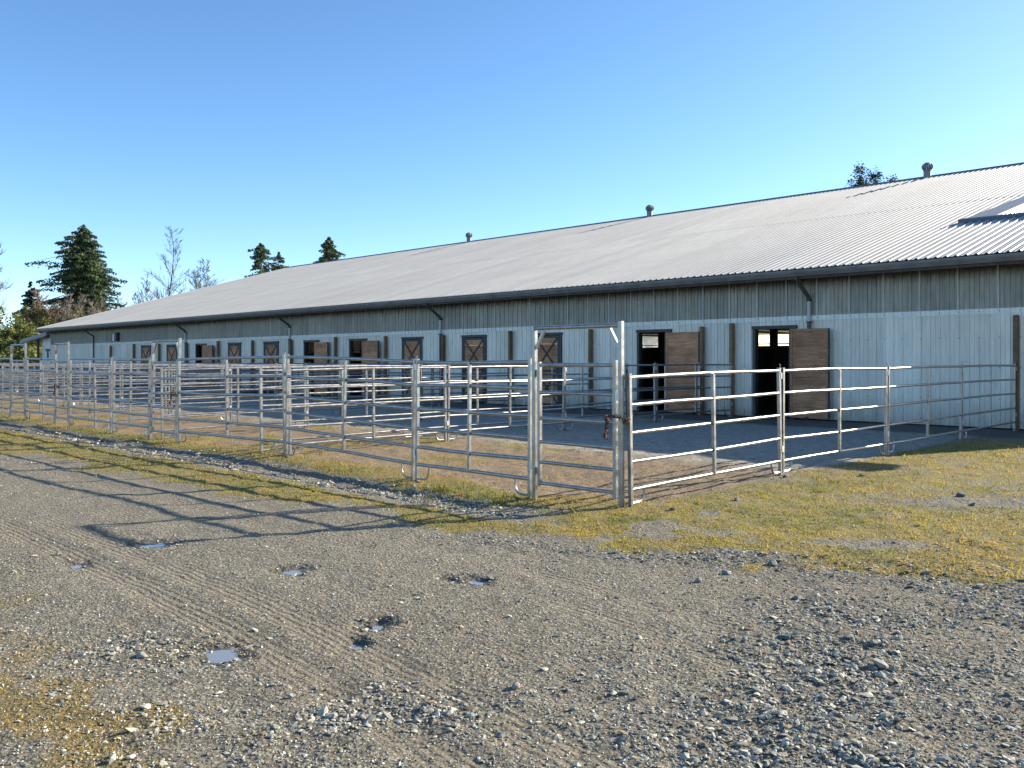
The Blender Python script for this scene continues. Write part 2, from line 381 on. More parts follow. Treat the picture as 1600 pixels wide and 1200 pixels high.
def build_ground():
    rr = [0.6]
    while rr[-1] < 60: rr.append(rr[-1]*1.0085 if 3 < rr[-1] < 30 else rr[-1]*1.02)
    while rr[-1] < 2500: rr.append(rr[-1]*1.12)
    rr = np.array(rr)
    th = np.concatenate([np.arange(-42, 42, .23), np.arange(42, 318, 3.0)])
    th = np.radians(th); N = len(th); M = len(rr)
    TH, RR = np.meshgrid(th, rr)
    X = RR*np.sin(TH); Y = RR*np.cos(TH); s = ((-X+Y)/1.41421).ravel(); t = ((X+Y)/1.41421).ravel()
    h = ground_h(s, t)
    V = np.stack([-s, t, h], 1); V = np.vstack([V, [[0, 0, -.13]]])
    i = np.arange(M-1)[:, None]*N; j = np.arange(N)[None, :]; j2 = (j+1) % N
    F = np.stack([i+j, i+N+j, i+N+j2, i+j2], -1).reshape(-1, 4)
    F = F[:, ::-1]
    g, co, di, ps, mo, dt = masks(s, t); pf = pud_field(s, t)
    A = np.vstack([np.stack([g, co, di], 1), [[0, 0, 0]]]); B = np.vstack([np.stack([ps, mo, pf], 1), [[0, 0, 0]]])
    tm, tc = tracks(s, t); Cc = np.vstack([np.stack([tm*(np.hypot(s, t) < 40), tc/10, 0*tm], 1), [[0, 0, 0]]])
    m = np_mesh('ground', V[:, :], F, m_ground(), True, {'mask_a': A, 'mask_b': B, 'rut': Cc})
    bm = bmesh.new(); bm.from_mesh(m); bm.verts.ensure_lookup_table()
    c = bm.verts[len(V)-1]
    for q in range(N):
        bm.faces.new((bm.verts[(q+1) % N], bm.verts[q], c))
    bmesh.ops.recalc_face_normals(bm, faces=bm.faces)
    if sum(f.normal.z for f in list(bm.faces)[:200]) < 0: bmesh.ops.reverse_faces(bm, faces=bm.faces)
    bm.to_mesh(m); bm.free()
    o = link('ground', m); tag(o, kind='structure')
build_ground()

def m_water():
    k = NT('puddle_water'); n = k.noise(k.wpos(), 14, 2)
    k.set((.20, .215, .235), .07, 0, k.bump(n, .03, .004)); k.b.inputs['IOR'].default_value = 1.33; k.b.inputs['Specular IOR Level'].default_value = .9
    return k.m
MW = m_water()
for i, (ps, pt, a, b) in enumerate(PUD):
    z = float(ground_h(np.array([ps]), np.array([pt]), False)[0])
    n = 40; pts = []
    for q in range(n):
        an = 2*math.pi*q/n
        rr_ = 1+.1*math.sin(an*3+i)
        pts.append((-(ps+a*1.7*rr_*math.cos(an)), pt+b*1.7*rr_*math.sin(an), z+.0105))
    bmp = MB().add(pts, [tuple(range(n))])
    o = bmp.build('puddle', MW); tag(o, kind='structure')

# scattered stones and blades (nobody could count them)
def base_rocks():
    bm = bmesh.new(); bmesh.ops.create_icosphere(bm, subdivisions=1, radius=1)
    v = np.array([x.co[:] for x in bm.verts]); f = np.array([[q.index for q in x.verts] for x in bm.faces]); bm.free()
    out = []
    for q in range(6):
        d = RNG.normal(size=(5, 3)); d /= np.linalg.norm(d, axis=1)[:, None]; w_ = v.copy()
        for dd in d:                                             # slice the ball with planes: flat facets, sharp arrises
            k_ = w_@dd; lim = RNG.uniform(.35, .7); m_ = k_ > lim; w_[m_] -= (k_[m_]-lim)[:, None]*dd
        w_ = w_*RNG.uniform(.92, 1.08, (len(v), 1)); out.append(w_/np.abs(w_).max()*.85)
    return out, f
BR, BF = base_rocks()
OCT = np.array([[1,0,0],[0,1,0],[-1,0,0],[0,-1,0],[0,0,1],[0,0,-.5]], float)
OF = np.array([[0,1,4],[1,2,4],[2,3,4],[3,0,4],[1,0,5],[2,1,5],[3,2,5],[0,3,5]])
def m_stone(name):
    k = NT(name); vc = k.n('VertexColor', layer_name='tint'); n = k.noise(k.wpos(), 60, 4, .7)
    c = k.mix(1., vc.outputs[0], k.ramp(n, [(.3, .7), (.7, 1.25)]), 'MULTIPLY')
    return k.set(c, .8, 0, k.bump(n, .4, .004), .3)
def rot_z(v, a):
    c, s_ = np.cos(a), np.sin(a); return np.stack([v[..., 0]*c-v[..., 1]*s_, v[..., 0]*s_+v[..., 1]*c, v[..., 2]], -1)
def scatter_stones(name, N, r0, r1, prob, size, flat, label, simple=False, pw=0.):
    # radius density thins with distance
    u = RNG.random(N); r = r0*(r1/r0)**(u**(1-pw)); th = np.radians(RNG.uniform(-34, 34, N))
    X = r*np.sin(th); Y = r*np.cos(th); s = (-X+Y)/1.41421; t = (X+Y)/1.41421
    g, co, di, ps, mo, dt = masks(s, t); p = prob(s, t, X, Y, g, co, di, ps, mo, dt)*(1-pud_field(s, t)*.8)
    keep = RNG.random(N) < p; s, t, co, dt, X, Y, g, mo = (q[keep] for q in (s, t, co, dt, X, Y, g, mo)); n = len(s)
    sz = size(n, s, t, co, dt)
    sz = sz*(1+.6*sst(9, 22, np.hypot(X, Y)))
    z = ground_h(s, t)
    if simple: Vb = np.repeat(OCT[None], n, 0); F0 = OF
    else: Vb = np.stack(BR)[RNG.integers(0, 6, n)]; F0 = BF
    Vb = Vb*(1+RNG.normal(0, .08, Vb.shape).clip(-.2, .2))
    dims = np.stack([sz*RNG.uniform(.8, 1.4, n), sz*RNG.uniform(.6, 1., n), sz*RNG.uniform(flat*.6, flat*1.4, n)], 1)
    Vb = Vb*dims[:, None]
    tl = RNG.normal(0, .28, (n, 1)); c, s_ = np.cos(tl), np.sin(tl)
    Vb = np.stack([Vb[..., 0]*c-Vb[..., 2]*s_, Vb[..., 1], Vb[..., 0]*s_+Vb[..., 2]*c], -1)
    Vb = rot_z(Vb, RNG.uniform(0, 6.28, (n, 1)))
    Vb = Vb+np.stack([-s, t, z+dims[:, 2]*.35], 1)[:, None]
    k_ = Vb.shape[1]; F = (F0[None]+np.arange(n)[:, None, None]*k_).reshape(-1, 3)
    base = np.array([[.20, .20, .175], [.30, .295, .25], [.42, .395, .325], [.25, .195, .125], [.58, .55, .47], [.14, .155, .13]])
    pr = np.array([.24, .27, .20, .11, .08, .10]); ci = RNG.choice(6, n, p=pr)
    warm = (mo+g*.4 > .3) & (RNG.random(n) < .45); ci[warm & (RNG.random(n) < .7)] = 2; ci[(dt > .4) & (RNG.random(n) < .35)] = 4
    big_ = sz > .02; ci[big_ & (ci == 4)] = 2
    tint = base[ci]*RNG.uniform(.75, 1.25, (n, 1))
    C = np.repeat(tint[:, None], k_, 1).reshape(-1, 3)
    o = link(name, np_mesh(name, Vb.reshape(-1, 3), F, m_stone(name+'_stone'), False, {'tint': C}))
    tag(o, label, 'gravel', kind='stuff'); return n
def p_coarse(s, t, X, Y, g, co, di, ps, mo, dt): return np.clip(co*1.0+.02, 0, 1)*(1-.6*g*(1-co))*(s*0+1)*(1-.97*ps)*(1-di*.96)
def p_fine(s, t, X, Y, g, co, di, ps, mo, dt): return np.clip(.50+co*.4-.6*g, 0.10, 1)*(1-.75*ps)*(1-.6*di)*(1-.7*tracks(s, t)[0])
n1 = scatter_stones('loose_stones', 105000, 3.2, 26, p_coarse,
    lambda n, s, t, co, dt: (.0080+.004*dt)*np.exp(RNG.normal(0, .45, n))*(1.1+.7*co), .36, 'angular grey stones scattered over the lane edges and ditch')
n2 = scatter_stones('fine_gravel', 120000, 3.2, 20, p_fine,
    lambda n, s, t, co, dt: .0048*np.exp(RNG.normal(0, .42, n))*1.1, .6, 'fine gravel over the compacted lane', True)
n3 = scatter_stones('large_stones', 1100, 3.3, 22, lambda s, t, X, Y, g, co, di, ps, mo, dt: np.clip(co*.5+.05, 0, 1)*(1-ps)*(1-di),
    lambda n, s, t, co, dt: RNG.uniform(.014, .027, n), .5, 'fist sized broken stones scattered on gravel and grass')

def scatter_grass(name, N, r0, r1, prob, hgt, label, dry):
    r = r0*(r1/r0)**(RNG.random(N)**.8); th = np.radians(RNG.uniform(-34, 34, N))
    X = r*np.sin(th); Y = r*np.cos(th); s = (-X+Y)/1.41421; t = (X+Y)/1.41421
    g, co, di, ps, mo, dt = masks(s, t); p = prob(s, t, g, mo, di)*(1-.7*dt)*(.25+.75*sst(.36, .6, fbm(s, t, 11., 3, 99)))
    keep = RNG.random(N) < p; s = s[keep]; t = t[keep]; r = r[keep]; n = len(s)
    z = ground_h(s, t)-.003
    hh = hgt*np.exp(RNG.normal(0, .4, n))*(.55+.9*fbm(s, t, 1.6, 3, 123)); wd = (.0022+.00035*r)*RNG.uniform(.8, 1.6, n)
    a = RNG.uniform(0, 6.28, n); lean = RNG.uniform(.1, 1.1, n)*hh; b = RNG.uniform(0, 6.28, n)
    c0 = np.stack([-s, t, z], 1); dx = np.stack([np.cos(a)*wd, np.sin(a)*wd, 0*a], 1)
    tip = c0+np.stack([np.cos(b)*lean, np.sin(b)*lean, hh], 1)
    V = np.stack([c0-dx, c0+dx, tip], 1).reshape(-1, 3); F = np.arange(3*n).reshape(-1, 3)
    f = fbm(s, t, .9, 5, 200); dryness = np.clip(sst(.36, .56, f)*.9+RNG.normal(0, .25, n)+dry, 0, 1)[:, None]
    tint = np.array([.15, .19, .030])*(1-dryness)+np.array([.46, .35, .06])*dryness
    red = (RNG.random(n) < .06+.5*sst(.50, .66, fbm(s, t, .7, 4, 222)))[:, None]; tint = np.where(red, np.array([.40, .25, .09]), tint)*RNG.uniform(.6, 1.3, (n, 1))
    C = np.repeat(tint[:, None], 3, 1).reshape(-1, 3)
    k = NT(name+'_blades'); vc = k.n('VertexColor', layer_name='tint'); k.set(vc.outputs[0], .7, 0, None, .2)
    tr = k.n('BsdfTranslucent'); k.L(vc.outputs[0], tr.inputs[0]); ms = k.n('MixShader'); ms.inputs[0].default_value = .45
    k.L(k.b.outputs[0], ms.inputs[1]); k.L(tr.outputs[0], ms.inputs[2]); k.L(ms.outputs[0], k.out.inputs[0])
    o = link(name, np_mesh(name, V, F, k.m, False, {'tint': C})); tag(o, label, 'grass', kind='stuff')
def p_grass(s, t, g, mo, di): return np.clip(g*1.25-.12, 0, 1)*(1-.65*di)
scatter_grass('short_grass', 380000, 5.5, 36, p_grass, .015, 'short yellow green grass and moss on the verge, fence bank and field', 0.)
scatter_grass('dry_moss', 60000, 3.2, 12, lambda s, t, g, mo, di: mo*.9, .012, 'dry orange moss and weeds on the near lane edge', .5)
scatter_grass('corner_grass', 90000, 9., 15, lambda s, t, g, mo, di: np.exp(-((t-(7.72+.06*(s-8)))/.20)**2)*np.exp(-((s-8.6)/1.5)**2)*sst(.34, .52, fbm(s, t, 3.1, 3, 500))*1.3, .060, 'lush green grass along the ditch edge in front of the nearest gate', -1.)
scatter_grass('weed_tufts', 90000, 5.5, 26, lambda s, t, g, mo, di: g*sst(.60, .68, fbm(s, t, 6., 3, 411))*1.4, .034, 'small weed and grass tufts scattered through the mossy turf', -.15)
def p_bank(s, t, g, mo, di): return np.clip(np.exp(-((t-8.0)/.25)**2)*sst(.40, .54, fbm(s, t, .9, 3, 301)+.2*np.exp(-((s-8.3)/1.2)**2))*sst(6.4, 7, s), 0, 1)
scatter_grass('fence_line_grass', 150000, 8, 34, p_bank, .050, 'longer green grass along the foot of the front fence', -.9)

# ------------------------------------------------------------------ the barn
WT = 23.35; S0, S1 = 3.05, 73.6; SR = 1.75; BZ = 2.90
EAVE_T, EAVE_Z, RID_T, RID_Z = 22.55, 4.14, 44.6, 10.52
SL = (RID_Z-EAVE_Z)/(RID_T-EAVE_T)
MODW = .9144
barn = empty('barn', P(38, WT, 0))
tag(barn, 'long white metal horse barn with corrugated roof and grey upper band', 'barn')
BO = barn.location.copy()
def bpart(name, mesh, loc=None, parent=barn):
    o = link(name, mesh, parent)
    if loc is not None: o.location = Vector(loc)-BO
    return o
def bmb(mb, name, mat, smooth=False):                               # mesh given in world coordinates
    mb.v = [tuple(Vector(p)-BO) for p in mb.v]
    return bpart(name, mb.mesh(name, mat, smooth))

RIB = [(0, 0), (.009, .024), (.036, .024), (.045, 0), (.124, 0), (.129, .010), (.150, .010), (.155, 0)]
PER = MODW/4
def prof_pts(w_=MODW, k=1.):
    pts = []
    for q in range(4):
        pts += [(q*PER+x, y*k) for x, y in RIB]
    pts.append((MODW, 0)); return pts
def prof_at(x):
    pts = prof_pts()
    for (a, b), (c, d) in zip(pts, pts[1:]):
        if a <= x <= c: return b+(d-b)*(x-a)/(c-a) if c > a else b
    return 0
# doors: (opening s0, s1 , leaf far s or None)   s0 < s1
DOORS = [(12.13, 13.30, 11.02), (16.33, 17.48, 15.13), (20.95, 22.15, None), (24.80, 26.0, None), (28.62, 29.8, None), (32.52, 33.65, 31.36),
         (36.33, 37.45, 35.25), (40.0, 41.25, None), (43.83, 45.05, None), (47.82, 48.92, 46.62), (51.5, 52.75, None), (55.25, 56.5, None)]
DZ = 2.56
# wall sheets: local x runs towards -s (world +X); each sheet starts at its left (larger s) edge
def sheet_mesh(name, mat, z0, z1, s_left=None, w_=MODW):
    xs = [(x, y) for x, y in prof_pts() if x <= w_+1e-6]
    if w_ < MODW: xs.append((w_, prof_at(w_)))
    cuts = []
    if s_left is not None:
        for a, b, _ in DOORS:
            l, r = s_left-b, s_left-a
            if r > 0 and l < w_:
                l, r = max(l, 0), min(r, w_); cuts.append((l, r))
                for e in (l, r): xs.append((e, prof_at(e)))
        xs = sorted(set((round(x, 5), round(y, 5)) for x, y in xs))
    V = []; F = []
    for (a, ya), (b, yb) in zip(xs, xs[1:]):
        if b-a < 1e-5: continue
        m_ = (a+b)/2; lo = z0
        for l, r in cuts:
            if l <= m_ <= r: lo = DZ
        o = len(V); V += [(a, -ya, lo), (b, -yb, lo), (b, -yb, z1), (a, -ya, z1)]; F.append((o, o+1, o+2, o+3))
    m = bpy.data.meshes.new(name); m.from_pydata(V, [], F); m.materials.append(mat); return m
wall_plain = sheet_mesh('wall_sheet', MAT['white'], .0, BZ)
band_plain = sheet_mesh('translucent_panel', MAT['fibre'], .0, 1.42)
lap_plain = sheet_mesh('lap_flashing', MAT['trim'], .0, .12)
NSH = int((S1-S0)/MODW)+1
for i in range(NSH):
    sl = S1-i*MODW; wd = min(MODW, sl-S0)
    if wd < .05: continue
    hit = any(sl-b < wd and sl-a > 0 for a, b, _ in DOORS)
    zo = .03
    me = sheet_mesh('wall_sheet', MAT['white'], zo, BZ, sl, wd) if (hit or wd < MODW) else wall_plain
    bpart('wall_sheet', me, P(sl, WT+.001*(i % 2), 0 if me is not wall_plain else zo-.0))
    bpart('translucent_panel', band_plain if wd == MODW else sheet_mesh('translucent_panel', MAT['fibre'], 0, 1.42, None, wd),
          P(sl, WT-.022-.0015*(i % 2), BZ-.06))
# light edge strip at every joint of the upper band
st = MB()
for i in range(1, NSH):
    x = -(S1-i*MODW); st.box(x-.008, WT-.050, BZ-.055, x+.014, WT-.0455, 4.16)
so_ = bmb(st, 'joint_strip', m_plain('pale_joint_strip', (.55, .57, .55), .5)); so_['kind'] = 'stuff'
# foot of the upper band: screw flashing
fl = MB()
pts = []
x = -S1
while x < -S0-.24:
    for a, y in RIB: pts.append((x+a, WT-.0285-y))
    x += PER
for (a, ya), (b, yb) in zip(pts, pts[1:]): fl.add([(a, ya, BZ-.13), (b, yb, BZ-.13), (b, yb, BZ-.0), (a, ya, BZ-.0)], [(0, 1, 2, 3)])
bmb(fl, 'lap_flashing', m_plain('pale_lap_flashing', (.80, .78, .70), .5, 0, .1, 5))
# screw heads
sc = MB(); x = -S1+.028
while x < -S0:
    for z in (BZ-.065, 2.20, 1.48, .72, .18):
        inside = any(-b < x < -a and z < DZ for a, b, _ in DOORS)
        if inside: continue
        y = WT-.0205-(.028 if z > 2.6 else 0); r = .015
        sc.add([(x-r, y, z-r), (x+r, y, z-r), (x+r, y, z+r), (x-r, y, z+r), (x, y-.008, z)], [(0, 1, 4), (1, 2, 4), (2, 3, 4), (3, 0, 4)])
    x += PER*2
o = bmb(sc, 'screw_head', MAT['screw']); o['kind'] = 'stuff'
# eave: fascia, gutter, soffit boards
g = MB(); prof = [(22.56, 4.10), (22.44, 4.10), (22.43, 4.06), (22.445, 4.02), (22.48, 3.965), (22.50, 3.93), (22.56, 3.93)]
n = len(prof); V = []
for sx in (-(S1+.5), -SR): V += [(sx, a, b) for a, b in prof]
g.add(V, [(k, (k+1) % n, n+(k+1) % n, n+k) for k in range(n)]+[tuple(range(n)), tuple(range(n, 2*n))[::-1]])
bmb(g, 'gutter', MAT['gutter'])
g = MB().box(-(S1+.5), 22.562, 3.86, -SR, 22.60, 4.115); bmb(g, 'fascia_board', MAT['fascia'])
g = MB().box(-(S1+.5), 22.602, 3.98, -SR, WT-.06, 4.00); bmb(g, 'soffit', MAT['fascia'])
g = MB().box(-(S1+.0), WT+.03, 2.78, -S0, WT+.10, 2.93); g.box(-S1, WT+.03, 3.98, -S0, WT+.1, 4.16)
for k in range(19): 
    ss = 3.6+k*3.84
    if all(not (a-.15 < ss < b+.15) for a, b, _ in DOORS): g.box(-ss-.07, WT+.103, -.1, -ss+.07, WT+.25, 4.1)
bmb(g, 'wall_framing', MAT['inner'])
# rear wall and gables
RT = 2*RID_T-WT
g = MB().box(-S1, RT, -.1, -S0, RT+.06, 2.9); bmb(g, 'rear_wall', MAT['inner'])
k_ = NT('sunlit_fibreglass'); k_.set((.5, .5, .45), .5)
tr = k_.n('BsdfTranslucent'); tr.inputs[0].default_value = (.80, .76, .62, 1); ms = k_.n('MixShader'); ms.inputs[0].default_value = .75
k_.L(k_.b.outputs[0], ms.inputs[1]); k_.L(tr.outputs[0], ms.inputs[2]); k_.L(ms.outputs[0], k_.out.inputs[0])
g = MB().add([(-S1, RT+.03, 2.9), (-S0, RT+.03, 2.9), (-S0, RT+.03, 4.2), (-S1, RT+.03, 4.2)], [(0, 1, 2, 3)])
bmb(g, 'rear_translucent_band', k_.m)
for sx, d in ((S1, -1), (S0, 1)):
    x0 = -sx; x1 = x0-.05*d*-1
    a = [(x0, WT+.01, -.1), (x0, WT+.01, 4.35), (x0, RID_T, RID_Z-.04), (x0, RT-.01, 4.35), (x0, RT-.01, -.1)]
    b = [(x1, y, z) for _, y, z in a]
    g = MB().add(a+b, [(0, 1, 2, 3, 4), (9, 8, 7, 6, 5)]+[(q, (q+1) % 5, 5+(q+1) % 5, 5+q) for q in range(5)])
    bmb(g, 'gable_wall', MAT['white'])
g = MB().box(-S1-.03, WT-.035, 0.0, -S1+.10, WT+.0, 4.1); bmb(g, 'corner_trim', MAT['trim'])
# roof sheets in two lengths, lap at t = 33
LAP = 33.0
RIBR = [(0, 0), (.026, .028), (.050, .028), (.076, 0), (.145, 0), (.150, .006), (.165, .006), (.170, 0)]
def roof_mesh(t0, t1, name='roof_sheet', sgn=1, lift=0.):
    V = []; xs = [(q*PER+x, y) for q in range(4) for x, y in RIBR]+[(MODW, 0)]; n = len(xs)
    for t_ in (t0, t1):
        z = (t_-EAVE_T)*SL
        V += [(x, (t_-EAVE_T)*sgn, z+y*1.25+lift) for x, y in xs]
    F = [(q, q+1, n+q+1, n+q) for q in range(n-1)]
    m = bpy.data.meshes.new(name); m.from_pydata(V, [], F); m.materials.append(MAT['roof']); return m
rm1, rm2, rm3 = roof_mesh(EAVE_T-.03, LAP+.15), roof_mesh(LAP, RID_T, lift=.006), roof_mesh(EAVE_T, RID_T, sgn=-1)
NR = int((S1+.5-SR)/MODW)
for i in range(NR):
    sl = S1+.5-i*MODW
    bpart('roof_sheet', rm1, P(sl, EAVE_T, EAVE_Z)); bpart('roof_sheet', rm2, P(sl, EAVE_T, EAVE_Z))
    bpart('roof_sheet', rm3, P(sl, 2*RID_T-EAVE_T, EAVE_Z))
SR0 = S1+.5-NR*MODW
g = MB(); 
for sgn in (-1, 1):
    g.add([(-(S1+.55), RID_T, RID_Z+.075), (-SR0, RID_T, RID_Z+.075), (-SR0, RID_T+sgn*.22, RID_Z+.03-.0), (-(S1+.55), RID_T+sgn*.22, RID_Z+.03),
           (-SR0, RID_T+sgn*.22, RID_Z-.03), (-(S1+.55), RID_T+sgn*.22, RID_Z-.03)], [(0, 1, 2, 3), (3, 2, 4, 5)])
bmb(g, 'ridge_cap', MAT['ridge'])
for sx in (S1+.5,):
    for sgn in (1, -1):
        tt = lambda t_: RID_T+sgn*(t_-RID_T)
        a = [(-sx-.03, tt(EAVE_T-.02), EAVE_Z+.05), (-sx-.03, tt(RID_T), RID_Z+.05), (-sx-.03, tt(RID_T), RID_Z-.14), (-sx-.03, tt(EAVE_T-.02), EAVE_Z-.14)]
        b = [(x+.028, y, z) for x, y, z in a]
        g = MB().add(a+b, [(0, 1, 2, 3), (7, 6, 5, 4)]+[(q, (q+1) % 4, 4+(q+1) % 4, 4+q) for q in range(4)]); bmb(g, 'rake_trim', MAT['trim'])
# purlins and trusses inside
g = MB()
for k in range(15):
    t_ = WT+.6+k*1.45; z = EAVE_Z+(t_-EAVE_T)*SL-.13
    g.box(-S1+.1, t_, z, -S0-.1, t_+.05, z+.11); g.box(-S1+.1, 2*RID_T-t_-.05, z, -S0-.1, 2*RID_T-t_, z+.11)
o = bmb(g, 'purlins', MAT['inner'])
g = MB()
for k in range(19):
    ss = 3.8+k*3.84; 
    g.box(-ss-.05, WT+.2, 3.80, -ss+.05, RT-.2, 3.95)
bmb(g, 'truss_chords', MAT['inner'])
# stall fronts on the inner aisle, rail and posts
g = MB(); g.box(-S1+.4, 27.4, -.1, -S0-.4, 27.46, 2.08); g.box(-S1+.4, 27.38, 2.20, -S0-.4, 27.44, 2.235)
bmb(g, 'stall_front', MAT['inner'])
pm_ = MB().box(-.12, 0, -.1, .12, .14, 3.79).mesh('stall_post', MAT['inner'])
pa_ = MB().box(-.05, 0, -.1, .05, 27.36-WT-.30, 2.02).mesh('stall_partition', MAT['inner'])
for ss in (7.4, 11.2, 15.03, 19.62, 23.45, 27.2, 31.0, 34.8, 38.65, 42.4, 46.2, 50.0, 53.8, 57.6, 61.4):
    bpart('stall_post', pm_, P(ss, 27.48, 0)); bpart('stall_partition', pa_, P(ss, WT+.30, 0))

# doors
def door_leaf(a, b, closed):
    """leaf mesh is the dark edge frame; planks (and the X brace) are its sub-parts.  local x = world x, origin at left bottom"""
    W = b-a; H = DZ-.09
    f = MB(); e = .07
    f.box(0, -.045, 0, e, 0, H); f.box(W-e, -.045, 0, W, 0, H); f.box(e, -.045, 0, W-e, 0, e); f.box(e, -.045, H-e, W-e, 0, H)
    leaf = f.mesh('door', MAT['frame'] if closed else MAT['brown'])
    return leaf, W, H, e
PLK = {}
def plank_mesh(w_, h_, d=.028):
    key = (round(w_, 2), round(h_, 2))
    if key not in PLK:
        b = .004; g = MB(); x0, x1, z0, z1 = .002, w_-.002, .0015, h_-.0015
        g.add([(x0, 0, z0), (x1, 0, z0), (x1, 0, z1), (x0, 0, z1), (x0, -d+b, z0), (x1, -d+b, z0), (x1, -d+b, z1), (x0, -d+b, z1),
               (x0+b, -d, z0+b), (x1-b, -d, z0+b), (x1-b, -d, z1-b), (x0+b, -d, z1-b)],
              [(0, 1, 5, 4), (1, 2, 6, 5), (2, 3, 7, 6), (3, 0, 4, 7), (4, 5, 9, 8), (5, 6, 10, 9), (6, 7, 11, 10), (7, 4, 8, 11), (8, 9, 10, 11), (3, 2, 1, 0)])
        PLK[key] = g.mesh('plank', MAT['brown'])
    return PLK[key]
for (a, b, lf) in DOORS:
    # casing round the opening
    g = MB(); xa, xb = -b, -a
    g.box(xa-.09, WT-.055, 0, xa, WT+.14, DZ); g.box(xb, WT-.055, 0, xb+.09, WT+.14, DZ); g.box(xa-.12, WT-.06, DZ+.002, xb+.12, WT+.14, DZ+.09)
    bmb(g, 'door_frame', MAT['frame'])
    closed = lf is None
    if closed: l, r = a+.015, b-.015; off = -.008
    else: l, r = lf, a-.005; off = -.178
    leaf, W, H, e = door_leaf(l, r, closed)
    lo = bpart('door', leaf, P(r, WT+off, .06))
    lo['label'] = 'closed brown plank door with dark X brace' if closed else 'brown plank door leaf folded open flat against the wall'
    npk = 11; ph = (H-2*e)/npk
    for q in range(npk):
        pk = link('plank', plank_mesh(W-2*e, ph), lo); pk.location = (e, -.004-.003*((q*7) % 3), e+q*ph)
    if closed:
        x0, x1, z0, z1 = e, W-e, H*.50, H-e
        for zz0, zz1 in ((H*.5+.04, H-e), (e, H*.5-.04)):
            for s_ in (0, 1):
                p0, p1 = ((x0, zz0), (x1, zz1)) if s_ == 0 else ((x0, zz1), (x1, zz0))
                d = Vector((p1[0]-p0[0], p1[1]-p0[1])).normalized(); nn = Vector((-d.y, d.x))*.032
                g = MB(); y0, y1 = -.042-.003*s_, -.058-.003*s_
                q4 = [(p0[0]+nn.x, p0[1]+nn.y), (p0[0]-nn.x, p0[1]-nn.y), (p1[0]-nn.x, p1[1]-nn.y), (p1[0]+nn.x, p1[1]+nn.y)]
                g.add([(x, y0, z) for x, z in q4]+[(x, y1, z) for x, z in q4], [(0, 1, 2, 3), (7, 6, 5, 4)]+[(k, (k+1) % 4, 4+(k+1) % 4, 4+k) for k in range(4)])
                g.build('brace_board', MAT['brace'], lo)
        MB().box(e, -.050, H*.5-.04, W-e, -.036, H*.5+.04).build('middle_rail', MAT['brace'], lo)
    else:
        # dark steel hinge-side channel on the outer edge, and strap hinges
        MB().box(W+.002, -.05, 0, W+.03, .02, H).build('edge_channel', MAT['frame'], lo)
        MB().box(-.03, -.05, 0, -.002, .02, H).build('edge_channel', MAT['frame'], lo)

# downspouts
DS = [(11.62, 1), (27.32, 1), (38.75, 1), (50.2, 1), (64.5, 0)]
for ss, wh in DS:
    g = MB(); x = -ss
    g.tube([(x, 22.50, 3.95), (x, 22.52, 3.86), (x, 22.60, 3.80), (x, 23.20, 3.42), (x, 23.25, 3.34), (x, 23.25, 3.28)], .042, 4, True)
    g.tube([(x, 23.25, 2.74), (x, 23.25, .12), (x, 23.10, .05)], .040, 4, True)
    if wh == 0: g.tube([(x, 23.25, 3.28), (x, 23.25, 2.74)], .040, 4, True)
    d = bmb(g, 'downspout', MAT['spout'])
    if wh:
        g = MB().tube([(x, 23.25, 3.285), (x, 23.25, 2.735)], .048, 10); g.v = [tuple(Vector(p)-BO) for p in g.v]
        g.build('white_sleeve', MAT['pipe'], d)
    for z in (3.3, 2.7, 1.4):
        g = MB().box(x-.06, 23.19, z, x+.06, 23.322, z+.03); g.v = [tuple(Vector(p)-BO) for p in g.v]; g.build('bracket', MAT['frame'], d)
# wall box on the upper band, far end
g = MB().box(-60.35, WT-.28, 2.98, -60.0, WT-.06, 3.55); bmb(g, 'wall_box', MAT['frame'])
g = MB().box(-60.85, WT-.20, 3.0, -60.36, WT-.06, 3.45); bmb(g, 'vent_hood', MAT['trim'])
# turbine vents on the ridge
for ss in (16.1, 32.4, 48.75):
    c = Vector((-ss, RID_T-.35, RID_Z-.1))
    g = MB().tube([c+Vector((0, 0, -.25)), c+Vector((0, 0, .33))], .17, 14); 
    g.tube([c+Vector((0, 0, .33)), c+Vector((0, 0, .36))], [.19, .19], 14)
    b = bmb(g, 'roof_vent', MAT['vent'], True)
    h = MB()
    for k in range(18):
        an = 2*math.pi*k/18; an2 = an+.30
        P5 = []
        for q in range(6):
            ph = math.pi*(.12+.76*q/5); rr_ = .26*math.sin(ph)**.8; zz = .34+.19-.19*math.cos(ph)
            P5.append((zz, rr_))
        for (z0, r0), (z1, r1) in zip(P5, P5[1:]):
            A = [c+Vector((r0*math.cos(an), r0*math.sin(an), z0)), c+Vector((r0*.86*math.cos(an2), r0*.86*math.sin(an2), z0)),
                 c+Vector((r1*.86*math.cos(an2), r1*.86*math.sin(an2), z1)), c+Vector((r1*math.cos(an), r1*math.sin(an), z1))]
            h.add(A, [(0, 1, 2, 3)])
    h.tube([c+Vector((0, 0, .69)), c+Vector((0, 0, .72)), c+Vector((0, 0, .74))], [.14, .13, .05], 14)
    h.v = [tuple(Vector(p)-BO) for p in h.v]; h.build('turbine_head', MAT['vent'], b)
